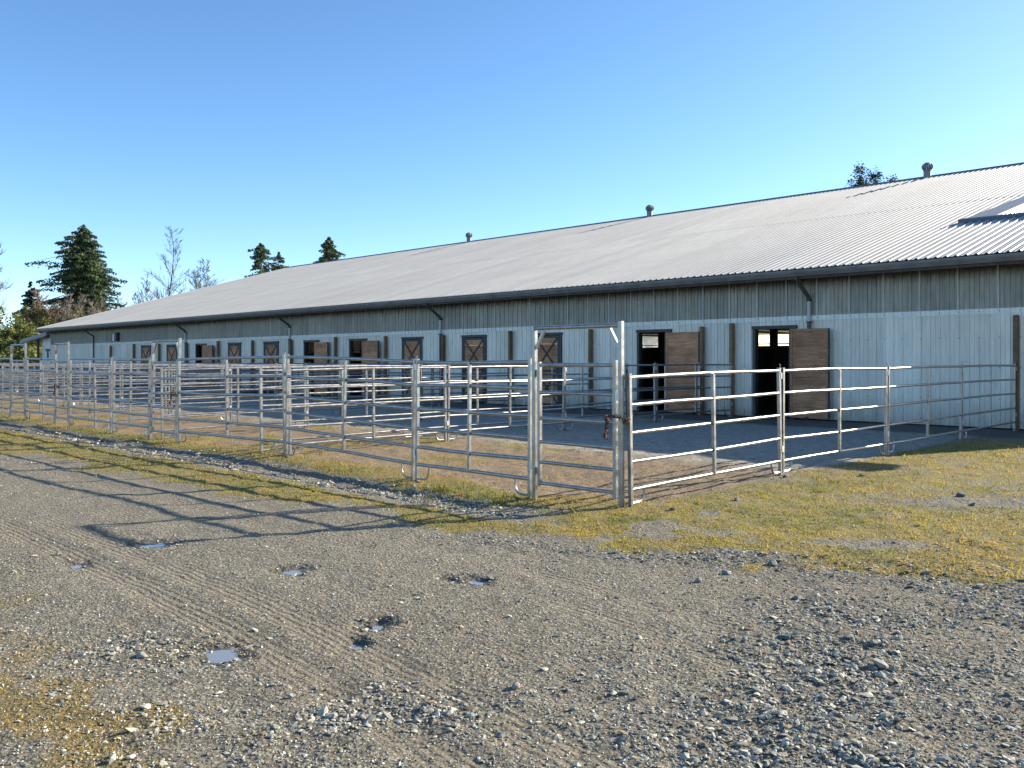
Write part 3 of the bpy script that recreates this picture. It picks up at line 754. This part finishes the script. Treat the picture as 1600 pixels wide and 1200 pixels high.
# low roof light on the slope: smooth side flashings round paler sheets, dark flashing along its foot
DT = 27.95
def on_roof(s_, t_, up=0.): return (-s_, t_, EAVE_Z+(t_-EAVE_T)*SL+up)
def sub(mb, name, mat, par): mb.v = [tuple(Vector(p)-BO) for p in mb.v]; return mb.build(name, mat, par)
g = MB()
g.add([on_roof(9.28, DT-.05, .02), on_roof(3.72, DT-.05, .02), on_roof(3.72, DT-.03, .12), on_roof(9.28, DT-.03, .12), on_roof(9.28, DT+.12, .12), on_roof(3.72, DT+.12, .12)],
      [(0, 1, 2, 3), (3, 2, 5, 4)])
rl = bmb(g, 'roof_light', MAT['ridge'])
for m_ in (0, 1):
    f = (lambda s_: s_) if m_ == 0 else (lambda s_: 13.0-s_)
    g = MB().add([on_roof(f(9.2), DT, .10), on_roof(f(8.35), DT, .10), on_roof(f(7.55), 36, .10), on_roof(f(8.0), 36, .10),
                  on_roof(f(9.25), DT, .03), on_roof(f(8.3), DT, .03), on_roof(f(7.5), 36, .03), on_roof(f(8.05), 36, .03)],
                 [(0, 1, 2, 3), (0, 3, 7, 4), (1, 5, 6, 2), (0, 4, 5, 1)])
    sub(g, 'side_flashing', m_plain('smooth_zinc_flashing', (.26, .27, .28), .6, .0, .1), rl)
k_ = m_plain('pale_roof_light_sheet', (.22, .25, .29), .35, 0, .1)
xx = 8.4
while xx > 4.7:
    V = []; F = []
    for q, (x_, y_) in enumerate(RIB+[(PER, 0)]):
        sl = xx-x_; tin = min(36, DT+(8.35-7.55 and (8.35-sl)*0+8.05)); V += [on_roof(sl, DT+.02, .045+y_*1.2), on_roof(sl, 36, .045+y_*1.2)]
    F = [(2*q, 2*q+2, 2*q+3, 2*q+1) for q in range(len(RIB))]
    sub(MB().add(V, F), 'light_sheet', k_, rl); xx -= PER

# lean-to at the far end
lt = empty('lean_to', P(76, 24, 0)); tag(lt, 'small white lean-to with low metal roof at the far left barn end', 'shed')
LO = lt.location.copy()
def lpart(mb, name, mat): mb.v = [tuple(Vector(p)-LO) for p in mb.v]; return mb.build(name, mat, lt)
lpart(MB().box(-76.8, 23.75, -.05, -73.68, 28.0, 3.45), 'wall', MAT['white'])
g = MB(); V = []
for s_, z in ((73.66, 3.92), (80.2, 3.38)):
    V += [(-s_, 23.1, z), (-s_, 29, z), (-s_, 29, z-.10), (-s_, 23.1, z-.10)]
g.add(V, [(0, 1, 5, 4), (1, 2, 6, 5), (2, 3, 7, 6), (3, 0, 4, 7), (0, 3, 2, 1), (4, 5, 6, 7)]); lpart(g, 'roof', MAT['roof'])
g = MB(); V = []
for s_, z in ((73.66, 3.80), (80.2, 3.27)): V += [(-s_, 23.06, z), (-s_, 23.09, z), (-s_, 23.09, z-.2), (-s_, 23.06, z-.2)]
g.add(V, [(0, 1, 5, 4), (1, 2, 6, 5), (2, 3, 7, 6), (3, 0, 4, 7), (0, 3, 2, 1), (4, 5, 6, 7)]); lpart(g, 'fascia', MAT['gutter'])
lpart(MB().box(-77.15, 23.45, -.05, -77.0, 23.6, 3.4), 'post', MAT['frame'])
lpart(MB().box(-80., 23.4, -.05, -79.85, 23.55, 3.2), 'post', MAT['frame'])
lpart(MB().box(-75.9, 23.70, 2.45, -75.0, 23.748, 2.62).box(-75.55, 23.70, 1.7, -75.3, 23.748, 2.449), 'dark_window', MAT['frame'])
lpart(MB().box(-79.9, 24.9, 3.10, -76.81, 25.0, 3.2), 'beam', MAT['frame'])

# timber posts where dividers meet the wall
WPOST = [6.43, 14.02, 15.05, 19.45, 23.3, 27.1, 30.9, 34.7, 38.55, 42.3, 46.1, 49.9, 53.7, 57.5, 61.3]
WL = ['at the right edge of the photo, beside the last fence panel', 'right one of the close pair left of the doorway nearest the right',
      'left one of the close pair, beside the open plank door', 'left of the second open doorway from the right', 'between the nearest and second X braced doors',
      'under the second downspout from the right', 'right of the two open doors in mid wall', 'between the two open doors in mid wall',
      'under the third downspout from the right', 'between the two far X braced doors', 'beside the farthest open door', 'under the fourth downspout from the right',
      'between the two farthest X braced doors', 'behind the second gate frame from the right', 'farthest one, on the blank stretch near the barn end']
for i, (ss, l) in enumerate(zip(WPOST, WL)):
    w_ = .050
    g = MB(); H = 2.72+.04*math.sin(i*2.1)
    g.box(-w_, -.07, -.15, w_, .07, H-.012); g.box(-w_+.01, -.06, H-.012, w_-.01, .06, H)
    o = g.build('wooden_post', MAT['post']); o.location = P(ss, WT-.135, 0)
    o.rotation_euler = (0, 0, R(random.uniform(-3, 3))); tag(o, 'timber wall post '+l, 'post', 'timber posts along the barn wall')

# ------------------------------------------------------------------ corral panels
Z5 = [.19, .52, .86, 1.19, 1.515]; Z6 = [.24, .50, .77, 1.06, 1.41, 1.755]
def proto_panel(L, zs, mids, mat, name='corral_panel', seed=0):
    root = empty(name); rp = random.Random(seed)
    rr_ = .0225 if len(zs) == 5 else .024
    for z in zs:
        b1, b2, b3 = rp.gauss(0, .010), rp.gauss(0, .007), (rp.gauss(0, .012) if rp.random() < .4 else 0)
        MB().tube([(.0225, 0, z), (L*.25, b1*.7, z+b2*.7+b3), (L*.5, b1, z+b2), (L*.75, b1*.8, z+b2*.6-b3*.5), (L-.0225, 0, z)], rr_, 10, asp=1.0 if len(zs) == 5 else 1.12).build('rail', mat, root, True)
    pm = MB().tube([(0, 0, -.01), (0, 0, zs[-1]+.045)], .0225, 4, True).mesh('end_post', mat)
    for x in (0, L):
        p = link('end_post', pm, root); p.location = (x, 0, 0)
    for mx in mids:
        MB().tube([(mx*L, -.012, zs[0]-.0), (mx*L, -.012, zs[-1])], .0205, 4, True).build('middle_upright', mat, root)
    for sg, x in ((1, 0), (-1, L)):
        pts = [(x+sg*.27, 0, zs[0])]; r_ = .12
        pts.append((x+sg*.27, 0, .15))
        for q in range(1, 7):
            an = math.pi/2*q/6; pts.append((x+sg*(.27-r_*(1-math.cos(an))), 0, .15-r_*math.sin(an)))
        pts.append((x+sg*.03, 0, .03))
        MB().tube(pts, .015, 6).build('foot', mat, root, True)
    for z in (zs[-1]-.12, zs[0]+.13):
        MB().box(L+.020, -.030, z, L+.075, -.0235, z+.09).build('connector_plate', MAT['plate'], root)
    MB().tube([(L+.045, 0, zs[-1]-.2), (L+.045, 0, zs[-1]+.09)], .007, 6).tube([(L+.045, 0, zs[-1]+.085), (L+.02, .0, zs[-1]+.10)], .007, 6).build('drop_pin', MAT['galv2'], root)
    freeze(root); return root
PROT = {}
def place_panel(kind, s0, t0, s1, t1, label, group, gap=.035):
    L0, zs, mids, mat = {'five': (3.69, Z5, (.5,), MAT['galv']), 'six12': (3.6, Z6, (.5,), MAT['galv']), 'six8': (2.35, Z6, (.5,), MAT['galv'])}[kind]
    key = (kind, len(label)*7 % 4 if kind == 'five' else len(label) % 3)
    if key not in PROT: PROT[key] = proto_panel(L0, zs, mids, mat, seed=hash(key[1])*13+len(kind)); r = PROT[key]
    else: r = copy_tree(PROT[key])
    za = float(smooth_h(s0, t0))+.01; zb = float(smooth_h(s1, t1))+.01
    a = P(s0, t0, za); b = P(s1, t1, zb); d = b-a; L = d.length; dn = d.normalized()
    r.location = a+dn*gap; r.scale = ((L-2*gap)/L0, 1, 1)
    r.rotation_euler = (R(random.uniform(-.8, .8)), -math.asin(dn.z), math.atan2(dn.y, dn.x))
    tag(r, label, 'fence panel', group)
    return r
ORD = ['rightmost', 'second', 'third', 'fourth', 'fifth', 'sixth', 'seventh', 'eighth', 'ninth', 'tenth', 'eleventh', 'twelfth', 'thirteenth', 'fourteenth', 'fifteenth']
DIV = [(6.43, 6.43), (14.0, 14.0), (15.0, 15.05), (19.3, 19.45), (23.2, 23.3)]+[(x, x) for x in (27.1, 30.9, 34.7, 38.55, 42.3, 46.1, 49.9, 53.7, 57.5, 61.3)]
FT = 8.32
POSL = ['nearest the front fence', 'second from the front fence', 'second from the barn wall', 'nearest the barn wall']
for i, (sa, sb_) in enumerate(DIV):
    ts = [FT+.06+(WT-.23-FT-.06)*q/4 for q in range(5)]
    for q in range(4):
        s0_ = sa+(sb_-sa)*q/4; s1_ = sa+(sb_-sa)*(q+1)/4
        wob = .03*math.sin(i*3+q*1.7)
        which = 'outer right hand line' if i == 0 else f'{ORD[i]} divider from the right'
        r = place_panel('five', s0_+wob*(q > 0), ts[q], s1_+.03*math.sin(i*3+(q+1)*1.7)*(q < 3), ts[q+1],
                    f'five rail panel {POSL[q]} in the {which}', 'five rail panels between the pens')

# bow gates
def proto_gate(W=1.40):
    root = empty('bow_gate'); H = 2.17; m = MAT['galv']
    for k, x in enumerate((0, W)):
        g = MB().tube([(x, 0, -.06), (x, 0, H-.02 if k == 0 else H+.05)], .026, 4, True); g.build('frame_post', m, root)
    MB().tube([(.0, -.0, H), (W-.028, 0, H)], .027, 10).build('crossbar', m, root, True)
    for x, sg in ((0, 1), (W, -1)):
        MB().tube([(x+sg*.03, 0, H-.26), (x+sg*.17, 0, H-.03)], .018, 4, True).build('gusset', m, root)
    MB().box(.0, -.0275, .055, W, .0275, .065).build('sill_strap', m, root) if False else None
    Z = [.19, .46, .72, 1.02, 1.35, 1.70]
    x0, x1 = .085, W-.085
    lf_ = MB().tube([(x0, 0, .15), (x0, 0, 1.74)], .022, 4, True).tube([(x1, 0, .12), (x1, 0, 1.76)], .024, 4, True)
    for z in (Z[0], Z[-1]): lf_.tube([(x0, 0, z), (x1, 0, z)], .024, 10)
    leaf = lf_.build('gate_leaf', m, root, True)
    for z in Z[1:-1]: MB().tube([(x0+.02, 0, z), (x1-.02, 0, z)], .024, 10).build('rail', m, leaf, True)
    for z in (.30, 1.55): MB().box(.027, -.012, z, x0-.022, .012, z+.09).build('hinge', MAT['galv2'], leaf)
    MB().box(x1+.02, -.030, 1.28, x1+.075, -.024, 1.38).build('latch_plate', MAT['plate'], leaf)
    pts = [(-.10, 0, .27), (-.10, 0, .26), (-.03, 0, .12)]
    freeze(root); return root
GP = None
def place_gate(s_hinge, s_latch, label, lean=0.):
    global GP
    if GP is None: GP = proto_gate(); r = GP
    else: r = copy_tree(GP)
    za = zb = (float(smooth_h(s_hinge, FT))+float(smooth_h(s_latch, FT)))/2; a = P(s_hinge, FT, za); b = P(s_latch, FT, zb); d = b-a
    r.location = a; r.scale = (d.length/1.4, 1, 1); r.rotation_euler = (R(lean), -math.asin(d.normalized().z), math.atan2(d.y, d.x))
    tag(r, label, 'gate', 'bow gates in the front fence'); return r
place_gate(7.90, 6.50, 'nearest tall bow gate in the front fence, chained at the corner', .2)
place_gate(19.68, 18.34, 'second bow gate from the right with rusty chain, before a blank barn stretch', -1.5)
place_gate(25.75, 24.78, 'narrow third bow gate from the right in the front fence', .5)
place_gate(29.70, 28.35, 'fourth bow gate from the right, at the left edge of the photo', 0)
GRP = 'six rail panels in the front fence'
place_panel('six8', 10.34, FT, 7.96, FT, 'short six rail panel left of the nearest gate', GRP)
place_panel('six12', 14.0, FT, 10.37, FT, 'long six rail panel, second left of the nearest gate', GRP)
place_panel('six12', 18.27, FT, 14.05, FT+.04, 'long six rail panel right of the second bow gate', GRP)
place_panel('six8', 21.85, FT, 19.75, FT, 'short six rail panel just left of the second bow gate', GRP)
place_panel('six12', 24.72, FT, 21.9, FT, 'six rail panel just right of the narrow third bow gate', GRP)
place_panel('six8', 28.28, FT, 25.82, FT, 'six rail panel between the third and fourth bow gates', GRP)
s_ = 29.77; k = 0
while s_ < 56:
    place_panel('six8', s_+2.4, FT, s_, FT, f'six rail front panel beyond the left edge of the photo, {ORD[k+1]} past the fourth gate' if k else 'six rail front panel left of the fourth bow gate', GRP)
    s_ += 2.45
    place_gate(s_+1.33, s_+.03, f'bow gate far down the front fence, {ORD[k+4]} from the right'); s_ += 1.38; k += 1

# chains on gates
def chain(s_, z, label, n=16, seed=1):
    rnd = random.Random(seed); root = empty('chain', P(s_, FT, z)); m = MAT['rust']
    tor = MB(); R1, R2, a, b = .024, .006, 10, 5
    V = []; F = []
    for i in range(a):
        th = 2*math.pi*i/a
        for j in range(b):
            ph = 2*math.pi*j/b; rr_ = R1+R2*math.cos(ph); V.append((rr_*math.cos(th)*1.35, rr_*math.sin(th)*.8, R2*math.sin(ph)))
    for i in range(a):
        for j in range(b): F.append((i*b+j, ((i+1) % a)*b+j, ((i+1) % a)*b+(j+1) % b, i*b+(j+1) % b))
    me = tor.add(V, F).mesh('link', m, True)
    for i in range(n):
        an = 2*math.pi*i/n
        o = link('link', me, root)
        o.location = (.02+.155*math.cos(an), .052*math.sin(an)-.01, .035*math.cos(an*1.5)-.02*math.sin(an)+rnd.uniform(-.01, .01))
        o.rotation_euler = (rnd.uniform(-.4, .4)+(i % 2)*1.57, rnd.uniform(-.6, .6), an+1.57)
    for i in range(8):
        o = link('link', me, root); o.location = (-.14+.01*(i % 2), -.04, -.02-.032*i+.04); o.rotation_euler = ((i % 2)*1.57, 1.4, rnd.uniform(0, 1))
    MB().tube([(-.14, -.06, -.16), (-.14, -.06, -.22)], .022, 8).build('padlock', m, root)
    tag(root, label, 'chain', 'rusty chains holding the gates shut'); return root
chain(6.56, .93, 'rusty chain looped round the nearest gate latch post', 20, 1)
chain(18.42, .93, 'rusty chain on the second gate from the right', 16, 2)
chain(25.62, .95, 'rusty chain on the narrow third gate', 16, 3)

# individual rocks one can point to
def rock(s_, t_, r, fl, label, seed, tint=(.10, .115, .11)):
    rs = np.random.default_rng(seed)
    r *= .66
    bm = bmesh.new(); bmesh.ops.create_icosphere(bm, subdivisions=2, radius=1)
    for q in range(9):
        d = Vector(rs.normal(size=3)).normalized(); lim = rs.uniform(.5, .8)
        for v in bm.verts:
            k = v.co.dot(d)
            if k > lim: v.co -= d*(k-lim)
    for v in bm.verts: v.co = Vector((v.co.x*r*1.25, v.co.y*r, v.co.z*r*fl))
    m = bpy.data.meshes.new('rock'); bm.to_mesh(m); bm.free()
    kk = NT('rock_surface'); n = kk.noise(kk.wpos(), 26, 6, .7)
    m.materials.append(kk.set(kk.ramp(n, [(.3, tuple(c*.6 for c in tint)), (.7, tuple(c*1.5 for c in tint))]), .8, 0, kk.bump(n, .5, .01)))
    o = link('rock', m); o.location = P(s_, t_, ground_z(s_, t_)+r*fl*.45); o.rotation_euler = (rs.uniform(-.2, .2), rs.uniform(-.2, .2), rs.uniform(0, 6))
    tag(o, label, 'rock', 'loose rocks on the ground')
def gp(u, v, h=1.74):                                        # site position of something seen at this bearing and depression
    Y = 1391*h/(v-565); X = (u-800)/1391*Y; return (Y-X)/1.41421, (X+Y)/1.41421
for (X, Y, r, fl, lab, tn) in [
    (2.23, 7.60, .062, .8, 'blocky dark rock alone on the gravel below the yellow grass', (.12, .135, .13)),
    (1.72, 5.62, .065, .5, 'low dark green rock in the middle of the right hand gravel', (.07, .10, .085)),
    (1.75, 7.27, .055, .8, 'rounded grey rock just left of the blocky dark rock', (.15, .16, .155)),
    (1.47, 7.03, .048, .9, 'upright grey rock beside the rounded one on the lane edge', (.15, .16, .155)),
    (5.55, 11.0, .10, .6, 'dark flat rock on the grass at the right edge', (.075, .085, .10)),
    (5.08, 12.9, .075, .9, 'dark rock on the grass below the last but one panel joint', (.08, .09, .095)),
    (3.95, 12.85, .075, .8, 'dark rock on the grass beneath the second panel joint', (.09, .09, .09)),
    (1.85, 10.25, .055, .7, 'grey brown rock on the grass right of the fence corner', (.16, .14, .12)),
    (2.75, 10.9, .07, .6, 'pale grey stone on the grass by the first right hand panel', (.20, .19, .175)),
    (3.95, 6.9, .05, .5, 'small dark stone near the right edge of the gravel', (.08, .09, .09)),
    (2.10, 6.55, .055, .45, 'flat slate piece on the right hand gravel', (.13, .15, .15)),
    (-.95, 5.95, .045, .7, 'small dark stone beside the twin puddles', (.08, .085, .08)),
    (.02, 4.75, .045, .7, 'pinkish stone on the heap of stones at the bottom of the photo', (.27, .22, .19))]:
    s_, t_ = (Y-X)/1.41421, (X+Y)/1.41421
    rock(s_, t_, r, fl, lab, int(abs(X*100)+Y*10), tn)

# ------------------------------------------------------------------ trees
def m_leaf(name, a, b, tr_=.25):
    k = NT(name); g = k.n('NewGeometry'); rnd = g.outputs['Random Per Island']
    n = k.noise(k.wpos(), .5, 3)
    c = k.mix(rnd, a, b); c = k.mix(1., c, k.ramp(n, [(.3, .75), (.7, 1.25)]), 'MULTIPLY')
    k.set(c, .7, 0, None, .2)
    tr = k.n('BsdfTranslucent'); k.L(c, tr.inputs[0]); ms = k.n('MixShader'); ms.inputs[0].default_value = tr_
    k.L(k.b.outputs[0], ms.inputs[1]); k.L(tr.outputs[0], ms.inputs[2]); k.L(ms.outputs[0], k.out.inputs[0])
    return k.m
ML = dict(hedge=m_leaf('hedge_leaves', (.07, .10, .03), (.24, .24, .08)),fir=m_leaf('fir_needles', (.05, .085, .045), (.13, .175, .08)), bush=m_leaf('bush_leaves', (.045, .070, .020), (.17, .17, .05)),
          pine=m_leaf('evergreen_leaves', (.03, .05, .03), (.08, .10, .05)))
MB_bark = m_plain('grey_bark', (.13, .11, .09), .9, 0, .3, 3); MB_red = m_plain('reddish_twigs', (.17, .115, .075), .9, 0, .35, 2)
MB_pale = m_plain('pale_alder_bark', (.21, .18, .14), .9, 0, .3, 2); MB_dark = m_plain('fir_bark', (.08, .06, .045), .9, 0, .3, 2)
def leaf_mesh(name, C, size, mat, droop=None):
    n = len(C); a = RNG.normal(size=(n, 3)); a /= np.linalg.norm(a, axis=1)[:, None]
    b = RNG.normal(size=(n, 3)); b -= (b*a).sum(1)[:, None]*a; b /= np.linalg.norm(b, axis=1)[:, None]
    sz = size*RNG.uniform(.5, 1.4, (n, 1)); V = np.stack([C-a*sz, C+b*sz*.45, C+a*sz, C-b*sz*.45], 1).reshape(-1, 3)
    return np_mesh(name, V, np.arange(4*n).reshape(-1, 4), mat)
def world_xy(X, Y): s_, t_ = (Y-X)/1.41421, (X+Y)/1.41421; return Vector((-s_, t_, 0))
def conifer(X, Y, H, W, label, seed, nb=170, leaf=.30, dens=20, top_round=.0, mat='fir', gap=.12, low=.12, name='fir_tree'):
    rs = np.random.default_rng(seed); root = empty(name, world_xy(X, Y)-Vector((0, 0, .1)))
    bx = rs.uniform(-.3, .3)
    MB().tube([(0, 0, 0), (bx*.3, 0, H*.4), (bx*.6, 0, H*.75), (bx, 0, H*.99)], [H*.016, H*.010, H*.005, .02], 8).build('trunk', MB_dark, root, True)
    C = []; limbs = MB()
    side = rs.uniform(.75, 1.2, 12)
    for q in range(nb):
        f = low+(1-low)*rs.random()**.9; z = H*f
        prof = (1-math.exp(-(H-z)/(W*.36)))*(1-.15*(1-f))+.02 if top_round else (1-f)**.8+.02
        an = rs.uniform(0, 6.283)
        L = W*.5*prof*rs.uniform(.45, 1.10)*side[int(an/6.284*12)]*(1.3 if rs.random() < .12 else 1)
        rise = rs.uniform(-.05, .30)*L; cx = bx*f
        if rs.random() < gap: L *= .5
        d = np.array([math.cos(an), math.sin(an)]); pn = np.array([-d[1], d[0]])
        tip = rise-.20*L
        limbs.tube([(cx, 0, z), (cx+d[0]*L*.5, d[1]*L*.5, z+rise*.8), (cx+d[0]*L*.97, d[1]*L*.97, z+tip)], [.05, .03, .015], 3)
        n = int(dens*max(L, .5)); u = .12+.88*rs.random(n)**.75
        lat = rs.normal(0, 1, n)*(.05+.22*(1-u))*L            # flat fan of twigs along the branch
        px = cx+d[0]*L*u+pn[0]*lat; py = d[1]*L*u+pn[1]*lat
        pz = z+rise*u*1.6-(rise*.6+.20*L)*u**2-np.abs(lat)*.35-np.abs(rs.normal(0, .10, n))
        C.append(np.stack([px, py, pz], 1))
    C = np.concatenate(C); limbs.build('limbs', MB_dark, root)
    link('crown', leaf_mesh('crown', C, leaf, ML[mat]), root); tag(root, label, 'tree'); return root
def leafy_top(X, Y, H, W, label, seed):
    rs = np.random.default_rng(seed); root = empty('evergreen_tree', world_xy(X, Y)-Vector((0, 0, .1))); tr_ = MB(); C = []
    tr_.tube([(0, 0, 0), (.1, 0, H*.6), (-.1, 0, H*.97)], [.22, .12, .03], 6)
    for q in range(26):
        f = rs.uniform(.68, 1.0); z = H*f; an = rs.uniform(0, 6.28); L = W*.5*rs.uniform(.2, 1.)*min(1, .35+2.8*(1-f)); zz = z+L*rs.uniform(.2, .8)
        x, y = L*math.cos(an), L*math.sin(an); tr_.tube([(0, 0, z-L*.3), (x, y, min(zz, H))], [.04, .02], 3)
        n = 90; C.append(np.array([x, y, min(zz, H)])+rs.normal(0, 1, (n, 3))*np.array([.28, .28, .34])*rs.uniform(.6, 1.2))
    tr_.build('trunk', MB_dark, root); link('crown', leaf_mesh('crown', np.concatenate(C), .13, ML['pine']), root); tag(root, label, 'tree')
def bare_tree(X, Y, H, label, seed, mat, W=.35, depth=5, r0=None, name='bare_tree', twig=.028, nbr=4):
    rs = random.Random(seed); root = empty(name, world_xy(X, Y)-Vector((0, 0, .1)))
    tr_ = MB(); cr = MB()
    def grow(p, d, L, r, dep):
        n = 3 if dep < depth else 7; pts = [p]; q = p
        for i in range(n):
            d = (d+Vector((rs.gauss(0, .07), rs.gauss(0, .07), .05))).normalized(); q = q+d*(L/n); pts.append(q)
        rad = [max(twig*.55, r*(1-.55*i/n) if dep < depth else r*(1-.85*i/n)) for i in range(n+1)]
        (tr_ if dep == depth else cr).tube(pts, rad, 6 if dep == depth else 3, cap=False)
        if dep == 0: return
        if dep == depth:
            K = 34
            for i in range(K):
                f = .28+.70*i/K; idx = f*n; a = int(idx); pp = pts[a].lerp(pts[min(a+1, n)], idx-a)
                an = rs.uniform(0, 6.28); el = rs.uniform(.5, 1.05)
                dd = Vector((math.cos(an)*math.cos(el), math.sin(an)*math.cos(el), math.sin(el)))
                grow(pp, dd, L*W*(1.15-f)*rs.uniform(.7, 1.15), max(twig, r*(1-f)*.45), dep-1 if dep > 3 else dep-1)
        else:
            for i in range(nbr+1):
                f = rs.uniform(.25, .95); idx = f*n; a = int(idx); pp = pts[a].lerp(pts[min(a+1, n)], idx-a)
                dd = (d+Vector((rs.gauss(0, .45), rs.gauss(0, .45), rs.gauss(.1, .25)))).normalized()
                grow(pp, dd, L*rs.uniform(.35, .6), max(twig*.8, r*.5), dep-1)
    grow(Vector((0, 0, 0)), Vector((rs.gauss(0, .02), 0, 1)), H, r0 or H*.011, depth)
    tr_.build('trunk', mat, root, True); cr.build('crown', mat, root); tag(root, label, 'tree'); return root
conifer(-60.2, 125, 20.9, 11.5, 'tall full dark green fir tree at the left behind the barn end', 5, 620, .19, 30, 1, low=.15)
conifer(-67.0, 124, 12.9, 9.5, 'smaller dark conifer at the left foot of the tall fir', 6, 200, .19, 26, low=.15)
conifer(-35.2, 125, 18.4, 6.2, 'dark fir tip showing over the roof, left of a second fir tip', 8, 170, .18, 30, 1, low=.5, gap=.3)
conifer(-33.2, 127, 17.4, 5.0, 'shorter leader of fir just right of the left fir tip over the roof', 12, 130, .18, 28, 1, low=.5, gap=.3)
conifer(-25.8, 125, 19.2, 7.8, 'broad fir tip showing over the roof, nearest to the ridge', 9, 240, .18, 30, 1, low=.55, gap=.3)
leafy_top(35.2, 90, 21.0, 3.6, 'tallest loose leafy treetop above the ridge at the right', 21)
leafy_top(37.3, 91, 20.9, 2.8, 'thin middle treetop above the ridge at the right', 22)
leafy_top(38.9, 91, 20.2, 4.2, 'low right hand treetop above the ridge at the right', 23)
bare_tree(-50.0, 130, 21.6, 'tall bare tree standing alone between the fir and the roof', 31, MB_bark, .27, 3, .17, twig=.022)
bare_tree(-46.0, 132, 16.8, 'shorter bare tree just right of the tall bare tree', 32, MB_bark, .34, 3, .12, twig=.028)
bare_tree(-44.0, 131, 15.6, 'slanting bare tree rising from behind the roof slope', 33, MB_bark, .34, 3, .12, twig=.028)
bare_tree(-54.6, 131, 14.8, 'small thin bare tree right of the big fir', 34, MB_bark, .28, 3, .10, twig=.026)
bare_tree(-57.6, 134, 12.0, 'low faint bare tree at the right foot of the big fir', 35, MB_bark, .3, 3, .09, twig=.025)
bare_tree(-52.3, 128, 11.8, 'low bare sapling left of the tall bare tree', 37, MB_bark, .3, 3, .08, twig=.025)
bare_tree(-67.0, 110, 16.5, 'big bare tree cut by the left edge of the photo', 36, MB_bark, .32, 3, .15, twig=.024)
bare_tree(-75.5, 112, 18.5, 'large bare tree just outside the left edge', 38, MB_bark, .42, 3, .2, twig=.028)
# bare reddish saplings (a thicket of separate stems)
rs = random.Random(4)
sap = []; cnt = [0, 0]
ON = ORD+['sixteenth', 'seventeenth', 'eighteenth', 'nineteenth', 'twentieth', 'twenty first', 'twenty second', 'twenty third', 'twenty fourth']; ON[0] = 'first'
for i in range(34):
    u = 28+i*4.4+rs.uniform(-2, 2); Y = rs.uniform(104, 116); X = (u-800)/1391*Y
    H = (8.8 if u > 60 else 7.6)+rs.uniform(-1.0, 1.6)-max(0, (u-140))*.035; red = u < 100 and i % 4 != 0
    key = (red, i % 3)
    b = [q for q in sap if q[0] == key]
    if not b:
        o = bare_tree(X, Y, H, 'x', 100+i, MB_red if red else MB_pale, .30, 3, .055, 'bare_sapling', .022, 4); freeze(o); sap.append((key, o, H))
    else:
        o = copy_tree(b[0][1]); o.location = world_xy(X, Y); o.rotation_euler = (0, 0, rs.uniform(0, 6.28)); q = H/b[0][2]; o.scale = (q, q, q)
    tag(o, f"leafless {'reddish' if red else 'pale'} sapling, {ON[cnt[red]]} of its colour from the left, before the tall fir", 'tree',
        'reddish saplings in the thicket' if red else 'pale saplings in the thicket'); cnt[red] += 1
# leafy bushes at the left
def bush(X, Y, W, H, label, seed):
    rs = np.random.default_rng(seed); root = empty('bush', world_xy(X, Y)); C = []
    st_ = MB()
    for q in range(44):
        an = rs.uniform(0, 6.28); r_ = W*.5*rs.random()**.5; z = H*rs.uniform(.12, .95)*(1-.45*(r_/(W*.5))**2); R_ = rs.uniform(.35, .9)*(W/6)
        n = 150; d = rs.normal(size=(n, 3)); d /= np.linalg.norm(d, axis=1)[:, None]
        C.append(np.array([r_*math.cos(an), r_*math.sin(an), z])+d*R_*rs.uniform(.5, 1.1, (n, 1)))
        if q % 3 == 0: st_.tube([(0, 0, 0), (r_*math.cos(an), r_*math.sin(an), z)], [.06, .02], 4)
    st_.build('stems', MB_dark, root)
    link('foliage', leaf_mesh('foliage', np.concatenate(C), .17, ML['hedge']), root); tag(root, label, 'bush')
for i, (X, Y, W, H, l) in enumerate([
    (-58.5, 100, 8, 8.2, 'tall green bush at the very left edge'), (-54.5, 100, 7, 6.3, 'green bush second from the left edge'),
    (-55.8, 104, 6, 9.0, 'upright bush rising behind the two leftmost bushes'), (-50.9, 98, 6.5, 5.3, 'green bush below the reddish saplings'),
    (-52.5, 106, 7, 6.8, 'olive bush in front of the reddish saplings'), (-47.8, 103, 5.5, 5.0, 'green bush just left of the lean-to roof'),
    (-62.5, 101, 8, 7.5, 'dense bush beyond the left edge'), (-49.5, 111, 7, 6.2, 'dark bush in the gap behind the lean-to'),
    (-55.5, 94, 7, 3.4, 'low dark bush at the foot of the leftmost bushes'), (-50.3, 93, 6, 3.2, 'low dark bush beside the lean-to canopy'),
    (-57.5, 107, 7, 9.4, 'tall olive bush between the leftmost bush and the saplings'), (-54.2, 112, 7, 8.2, 'brown green bush among the reddish saplings')]):
    bush(X, Y, W, H, l, 400+i)
# distant wood line closing the horizon
for j, (a0, a1, Yd, Hh, nm) in enumerate([(-70, -33, 150, 9, 'wood beyond the left fence'), ]):
    C = []
    for q in range(260):
        f = RNG.random(); an = R(a0+(a1-a0)*f); c = np.array([math.sin(an)*Yd, math.cos(an)*Yd]); c = c+RNG.normal(0, 5, 2)
        p_ = world_xy(*c); z = Hh*RNG.uniform(.1, .9); n = 60; d = RNG.normal(size=(n, 3)); d /= np.linalg.norm(d, axis=1)[:, None]
        C.append(np.array([p_.x, p_.y, z])+d*RNG.uniform(.9, 2.0))
    o = link('far_wood', leaf_mesh('far_wood', np.concatenate(C), .5, ML['bush'])); tag(o, 'line of dark woodland behind the left end of the pens', 'wood', kind='stuff')
print('objects', len(bpy.data.objects), 'stones', n1, n2, n3)
